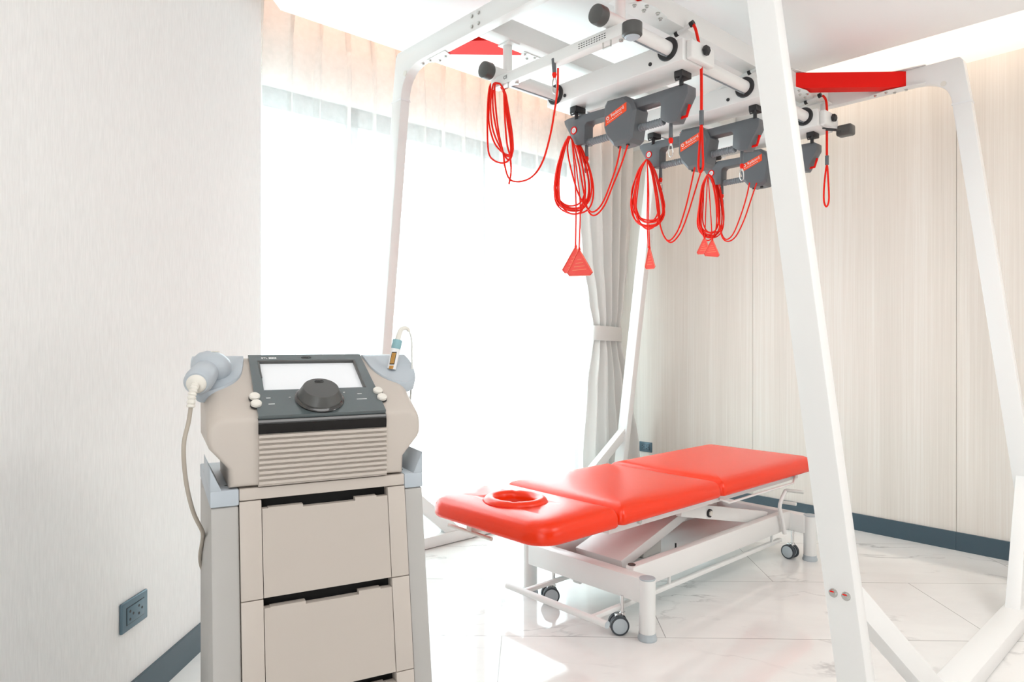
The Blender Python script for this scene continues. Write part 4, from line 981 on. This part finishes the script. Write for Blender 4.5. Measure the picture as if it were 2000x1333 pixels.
for a, b_ in zip(zt_, zt_[1:]):
    m = MB(); m.box((.054, 0, b_ + .001), (.0965, .03, a - .001), bev=.001); tpart(m, 'front_frame', BEIGE)
    m = MB(); m.box((.3665, 0, b_ + .001), (.406, .03, a - .001), bev=.001); tpart(m, 'front_frame', BEIGE)
    m = MB()
    top = a - .019
    m.prism([(.0978, .001, b_ + .0015), (.3652, .001, b_ + .0015), (.3652, .001, top), (.340, .001, top), (.340, .001, top + .003), (.292, .001, top + .003), (.292, .001, top - .004), (.180, .001, top - .004), (.180, .001, top + .0015), (.110, .001, top + .0015), (.110, .001, top), (.0978, .001, top)], (0, .016, 0))
    dr = tpart(m, 'drawer', BEIGE2, sm=0)
m = MB()  # key shape glint inside the third slot
m.tube([(.275, .012, .424), (.268, .012, .427), (.262, .012, .420), (.266, .012, .412)], .002, 8); tpart(m, 'slot_clip', STEEL)
for sx, xa, xb in ((-1, -.001, .0535), (1, .4065, .450)):
    m = MB(); m.box((xa, 0, .813), (xb, DEP, .846), bev=.003)
    xo = xa if sx < 0 else xb
    k = -sx
    m.prism([(xo, .0005, .845), (xo + k * .022, .0005, .845), (xo + k * .016, .0005, .858), (xo, .0005, .894)], (0, .20, 0), bev=.0015)
    cp = tpart(m, 'corner_cap', BLUEG)
    m = MB(); m.cyl((xo + k * .034, .05, .8455), (xo + k * .034, .05, .8465), .0035, 12); tpart(m, 'screw_hole', BLACK, parent=cp)
for x in (.03, .42):
    for y in (-.05, .30):
        m = MB(); m.cyl((x, y + .01, .036), (x, y + .01, .066), .010, 12); cs_ = m.obj('caster', STEEL, tr)
        m = MB(); m.cyl((x, y, .035), (x, y + .02, .035), .034, 28, bev=.004); m.obj('wheel', TYRE, cs_)

# ------------------------------------------------------------------ therapy device on the trolley
dv = empty('therapy_device', MP + Vector((0, 0, .846)), MR)
tag(dv, 'beige therapy device with tilted dark screen panel and large round knob on the trolley', 'medical device')
def dpart(m, name, material, parent=None, sm=40):
    m.xf(Matrix.Translation((0, 0, -.846))); return m.obj(name, material, parent or dv, smooth=sm)
def ztop(y): return .9905 + .565 * min(max(y, 0), .21)
m = MB(); b = m.bm; rings = []
def section(y, ins):
    zt2 = ztop(y) - ins * .9; cx_ = .2195
    right = [(.1845 - ins, .848 + ins), (.1860 - ins, .888), (.2215 - ins, .930), (.2258 - ins, .940), (.2265 - ins, zt2 - .0335)]
    r = .030
    for k in range(1, 7):
        a = k / 6 * PI / 2
        right.append((.2265 - ins - r + r * math.cos(a), zt2 - .030 + r * math.sin(a)))
    pts = [(cx_ + x, z) for x, z in right] + [(cx_ - x, z) for x, z in reversed(right)]
    return [b.verts.new((x, y, z)) for x, z in pts]
for y, ins in ((.000, .010), (.002, .005), (.007, .0015), (.016, 0), (.05, 0), (.10, 0), (.15, 0), (.205, 0), (.225, 0), (.262, .003), (.268, .012)):
    rings.append(section(y, ins))
n = len(rings[0])
for A, B in zip(rings, rings[1:]):
    for k in range(n): b.faces.new((A[k], A[(k + 1) % n], B[(k + 1) % n], B[k]))
b.faces.new(rings[0][::-1]); b.faces.new(rings[-1])
dpart(m, 'housing', BEIGE, sm=45)
# louvred front
m = MB(); m.box((.0905, -.0035, .8480), (.3635, .004, .957)); dpart(m, 'grille_backing', BEIGE2, sm=0)
m = MB()
for k in range(10):
    z = .8495 + k * .01065
    m.prism([(.0915, -.004, z + .0096), (.0915, -.0085, z + .0088), (.0915, -.0085, z + .0035), (.0915, -.004, z + .0008)], (.271, 0, 0))
dpart(m, 'front_grille', BEIGE, sm=0)
# gloss strip and sloped panel
m = MB(); m.prism([(.090, .004, .957), (.090, -.007, .957), (.090, -.008, .974), (.090, -.005, .985), (.090, .004, .990)], (.272, 0, 0)); dpart(m, 'gloss_strip', GLOSSB, sm=50)
PF = frame((0, -.004, .987), (1, 0, 0), (0, .21, .1205))
def slab(m, x0, x1, s0, s1, n0, n1, bev=0.0): return m.box((x0, s0, n0), (x1, s1, n1), bev=bev, M=PF)
m = MB(); e0, e1 = .0905, .3615
slab(m, e0, e1, .002, .098, -.002, .0075); slab(m, e0 + .003, e1 - .003, .218, .248, -.002, .0075)
def quad(m, P):
    m.prism([PF @ Vector((x, s_, -.002)) for x, s_ in P], PF.to_3x3() @ Vector((0, 0, .0095)))
quad(m, [(e0, .098), (.112, .098), (.116, .218), (e0 + .003, .218)]); quad(m, [(.338, .098), (e1, .098), (e1 - .003, .218), (.336, .218)])
dpart(m, 'control_panel', PANEL, sm=0)
m = MB(); slab(m, .1115, .3385, .0975, .219, -.001, .0015); dpart(m, 'screen', SCREEN, sm=0)
m = MB()
slab(m, .112, .338, .2165, .2215, .0015, .0082); slab(m, .334, .3385, .098, .219, .0015, .0082); slab(m, .1115, .1145, .15, .219, .0015, .0082)  # dark strips stand in for the recess shadow at the screen's edges
dpart(m, 'screen_recess_shade', CAPG, sm=0)
# knob with ring and mark
m = MB(); m.lathe([(0, 0), (.052, 0), (.053, .004), (.048, .008), (0, .008)], PF @ Vector((.224, .055, .007)), PF.to_3x3() @ Vector((0, 0, 1)), 48); kr = dpart(m, 'knob_ring', GLOSSB, sm=40)
m = MB(); m.lathe([(.0475, 0), (.0475, .004), (.0385, .0235), (.0375, .0242), (0, .0255)], PF @ Vector((.224, .055, .014)), PF.to_3x3() @ Vector((0, 0, 1)), 48); kn = dpart(m, 'control_knob', CAPG, sm=20)
KF = PF @ Matrix.Translation((.224, .055, .0398))
def wave(m, M, s_):
    for dx in (-1, 0, 1):
        m.tube([M @ Vector((s_ * (dx * .9 + .8 * math.cos(a)), s_ * .55 * math.sin(a), 0)) for a in [k * PI / 6 for k in range(12)]], s_ * .16, 5, closed=True, smooth=0)
m = MB(); wave(m, KF @ Matrix.Translation((0, .024, 0)), .0055); dpart(m, 'knob_mark', INK, parent=kn)
m = MB(); wave(m, PF @ Matrix.Translation((.224, .233, .0076)), .0065); dpart(m, 'panel_emblem', INK)
m = MB()
b_ = text_mesh('BTL', .0085, .0003); bmesh.ops.transform(b_, matrix=PF @ Matrix.Translation((.128, .233, .0076)), verts=b_.verts); m.merge(b_)
for k in range(5): slab(m, .138 + k * .0035, .1408 + k * .0035, .230, .236, .0072, .0078)
for x0_, x1_, s_ in ((.113, .122, .066), (.115, .128, .043), (.312, .322, .070), (.306, .329, .049), (.160, .164, .066), (.281, .285, .078)):
    slab(m, x0_, x1_, s_, s_ + .0018, .0072, .0078)
dpart(m, 'panel_print', MARK, sm=0)
for x, s_ in ((.0900, .072), (.0905, .045), (.3615, .078), (.3645, .051)):
    m = MB(); m.lathe([(0, 0), (.0112, 0), (.0112, .006), (.009, .0085), (0, .009)], PF @ Vector((x, s_, .006)), PF.to_3x3() @ Vector((0, 0, 1)), 24); bt = dpart(m, 'button', IVORY, sm=40)
    m = MB(); m.lathe([(0, 0), (.0120, 0), (.0120, .004), (0, .004)], PF @ Vector((x, s_, .003)), PF.to_3x3() @ Vector((0, 0, 1)), 24); dpart(m, 'button_collar', INK, parent=bt)
# holder trays at the back corners
def tray(pts, name, z_up):
    m = MB(); b = m.bm
    cx_ = sum(p[0] for p in pts) / len(pts); cy_ = sum(p[1] for p in pts) / len(pts)
    P = catmull([Vector((p[0], p[1], 0)) for p in pts], 5, True)
    rings = []
    for s_, dz in ((.80, -.030), (.94, -.018), (1.0, .001), (.985, .0045), (.95, .0045), (.85, .003), (.5, .0025)):
        rings.append([b.verts.new((cx_ + (p.x - cx_) * s_, cy_ + (p.y - cy_) * s_, ztop(p.y if s_ > .9 else cy_ + (p.y - cy_) * s_) + dz + z_up)) for p in P])
    for A, B in zip(rings, rings[1:]):
        for k in range(len(P)): b.faces.new((A[k], A[(k + 1) % len(P)], B[(k + 1) % len(P)], B[k]))
    b.faces.new(rings[0][::-1]); b.faces.new(rings[-1])
    return dpart(m, name, BLUEG, sm=50)
tray([(-.026, .095), (.0, .085), (.040, .105), (.068, .135), (.080, .18), (.082, .225), (.05, .255), (-.005, .25), (-.028, .20)], 'left_tray', .001)
tray([(.468, .105), (.440, .095), (.402, .115), (.378, .15), (.368, .19), (.366, .228), (.40, .258), (.455, .25), (.480, .20), (.482, .15)], 'right_tray', .001)

# ------------------------------------------------------------------ applicator lying in the left tray
def loc(v): return v
ap = empty('round_applicator', MP + Matrix.Rotation(MR, 3, 'Z') @ Vector((.007, .15, 1.075)), MR)
tag(ap, 'blue grey round headed applicator with ribbed beige cable in the left tray of the device', 'applicator')
AO = Vector((.007, .15, 1.075))
def apart(m, name, material, sm=50, parent=None):
    m.xf(Matrix.Translation(-AO)); return m.obj(name, material, parent or ap, smooth=sm)
m = MB(); m.lathe([(0, -.036), (.020, -.034), (.033, -.024), (.040, -.008), (.042, .004), (.040, .018), (.032, .030), (.018, .038), (0, .041)], (.010, .155, 1.087), (.25, -.1, 1), 40)
apart(m, 'head', BLUEG)
hd = Vector((-.030, -.10, -.028))
m = MB(); m.lathe([(.020, 0), (.027, .02), (.0285, .05), (.029, .075), (.0275, .090), (.023, .098), (0, .100)], (.004, .145, 1.087), hd, 36)
apart(m, 'handle', BLUEG)
he = Vector((.004, .145, 1.087)) + hd.normalized() * .098
m = MB(); m.lathe([(.020, -.004), (.0195, .004), (.015, .008), (0, .009)], he, hd, 30); apart(m, 'handle_cap', IVORY)
m = MB()
s0 = he + hd.normalized() * .006
path = catmull([s0, s0 + Vector((-.004, -.012, -.008)), s0 + Vector((-.008, -.017, -.024)), s0 + Vector((-.010, -.018, -.045))], 8, False)
m.tube(path, lambda t: .0085 if int(t * 24) % 3 else .0066, 14, smooth=0)
apart(m, 'strain_relief', IVORY, sm=25)
m = MB(); e_ = path[-1]
m.tube([e_, e_ + Vector((-.004, 0, -.03)), (-.048, .02, .94), (-.044, .03, .87), (-.030, .05, .80), (-.010, .09, .745), (-.004, .20, .70), (.0, .33, .60), (.05, .40, .50), (.15, .41, .45)], .0042, 12, smooth=6)
apart(m, 'cable', CABLE)
m = MB()
for dx in (-1, 0, 1):
    c_ = Vector((.006 + dx * .013, .148, 1.0)); pts = []
    for k in range(14):
        a = 2 * PI * k / 14; x = c_.x + .0085 * math.cos(a); y = .150 + .0075 * math.sin(a)
        rr = ((x - .018) ** 2 + (y - .151) ** 2) ** .5
        z = 1.127 - .011 * (rr / .028) ** 2 + .0003
        pts.append((x, y, z))
    m.tube(pts, .0011, 6, closed=True, smooth=0)
apart(m, 'head_emblem', IVORY)

# ------------------------------------------------------------------ pen probe standing in the right tray
PO = Vector((.427, .15, 1.085))
pb = empty('pen_probe', MP + Matrix.Rotation(MR, 3, 'Z') @ PO, MR)
tag(pb, 'slim white pen probe with teal band and yellow warning label standing in the right tray', 'probe')
def ppart(m, name, material, sm=50): m.xf(Matrix.Translation(-PO)); return m.obj(name, material, pb, smooth=sm)
a_ = Vector((.4235, .15, 1.080)); bq = Vector((.4420, .15, 1.166)); ax_ = (bq - a_)
m = MB(); m.lathe([(0, 0), (.0105, 0), (.0115, .052), (0, .052)], a_, ax_, 28); ppart(m, 'barrel', MARK)
m = MB(); m.lathe([(.0117, 0), (.0120, .001), (.0122, .022), (.0115, .023), (0, .023)], a_ + ax_.normalized() * .052, ax_, 28); ppart(m, 'band', TEAL)
t0 = a_ + ax_.normalized() * .075
m = MB(); m.tube([t0, t0 + Vector((.003, 0, .012)), t0 + Vector((.010, 0, .026)), t0 + Vector((.022, 0, .029)), t0 + Vector((.030, 0, .022))], lambda t: .0075 - .003 * t, 14, smooth=5); ppart(m, 'neck', IVORY)
t1 = t0 + Vector((.030, 0, .022))
m = MB(); m.tube([t1, t1 + Vector((.006, 0, -.02)), (.4765, .15, 1.12), (.4765, .155, 1.03), (.470, .19, .90), (.468, .30, .80), (.46, .40, .60), (.40, .41, .48)], .0026, 10, smooth=6); ppart(m, 'cable', WHITEC)
def wrap(h0, h1, a0, a1, r, material, name):
    m = MB(); b = m.bm; q = ax_.to_track_quat('Z', 'Y'); R3 = []
    for h in (h0, h1):
        row = []
        for k in range(9):
            a = a0 + (a1 - a0) * k / 8
            v = Vector((r * math.cos(a), r * math.sin(a), 0))
            p_ = a_ + ax_.normalized() * h + v
            row.append(b.verts.new(p_))
        R3.append(row)
    for k in range(8): b.faces.new((R3[0][k], R3[0][k + 1], R3[1][k + 1], R3[1][k]))
    r_ = bmesh.ops.solidify(b, geom=b.faces[:], thickness=.0002)
    return ppart(m, name, material, sm=60)
ca = math.atan2(-1, -.45)
wrap(.012, .044, ca - .62, ca + .45, .01185, INK, 'label_border')
wrap(.0145, .0415, ca - .52, ca + .33, .01205, YELLOW, 'warning_label')
wrap(.001, .009, ca - .55, ca + .4, .0118, YELLOW, 'warning_triangle')
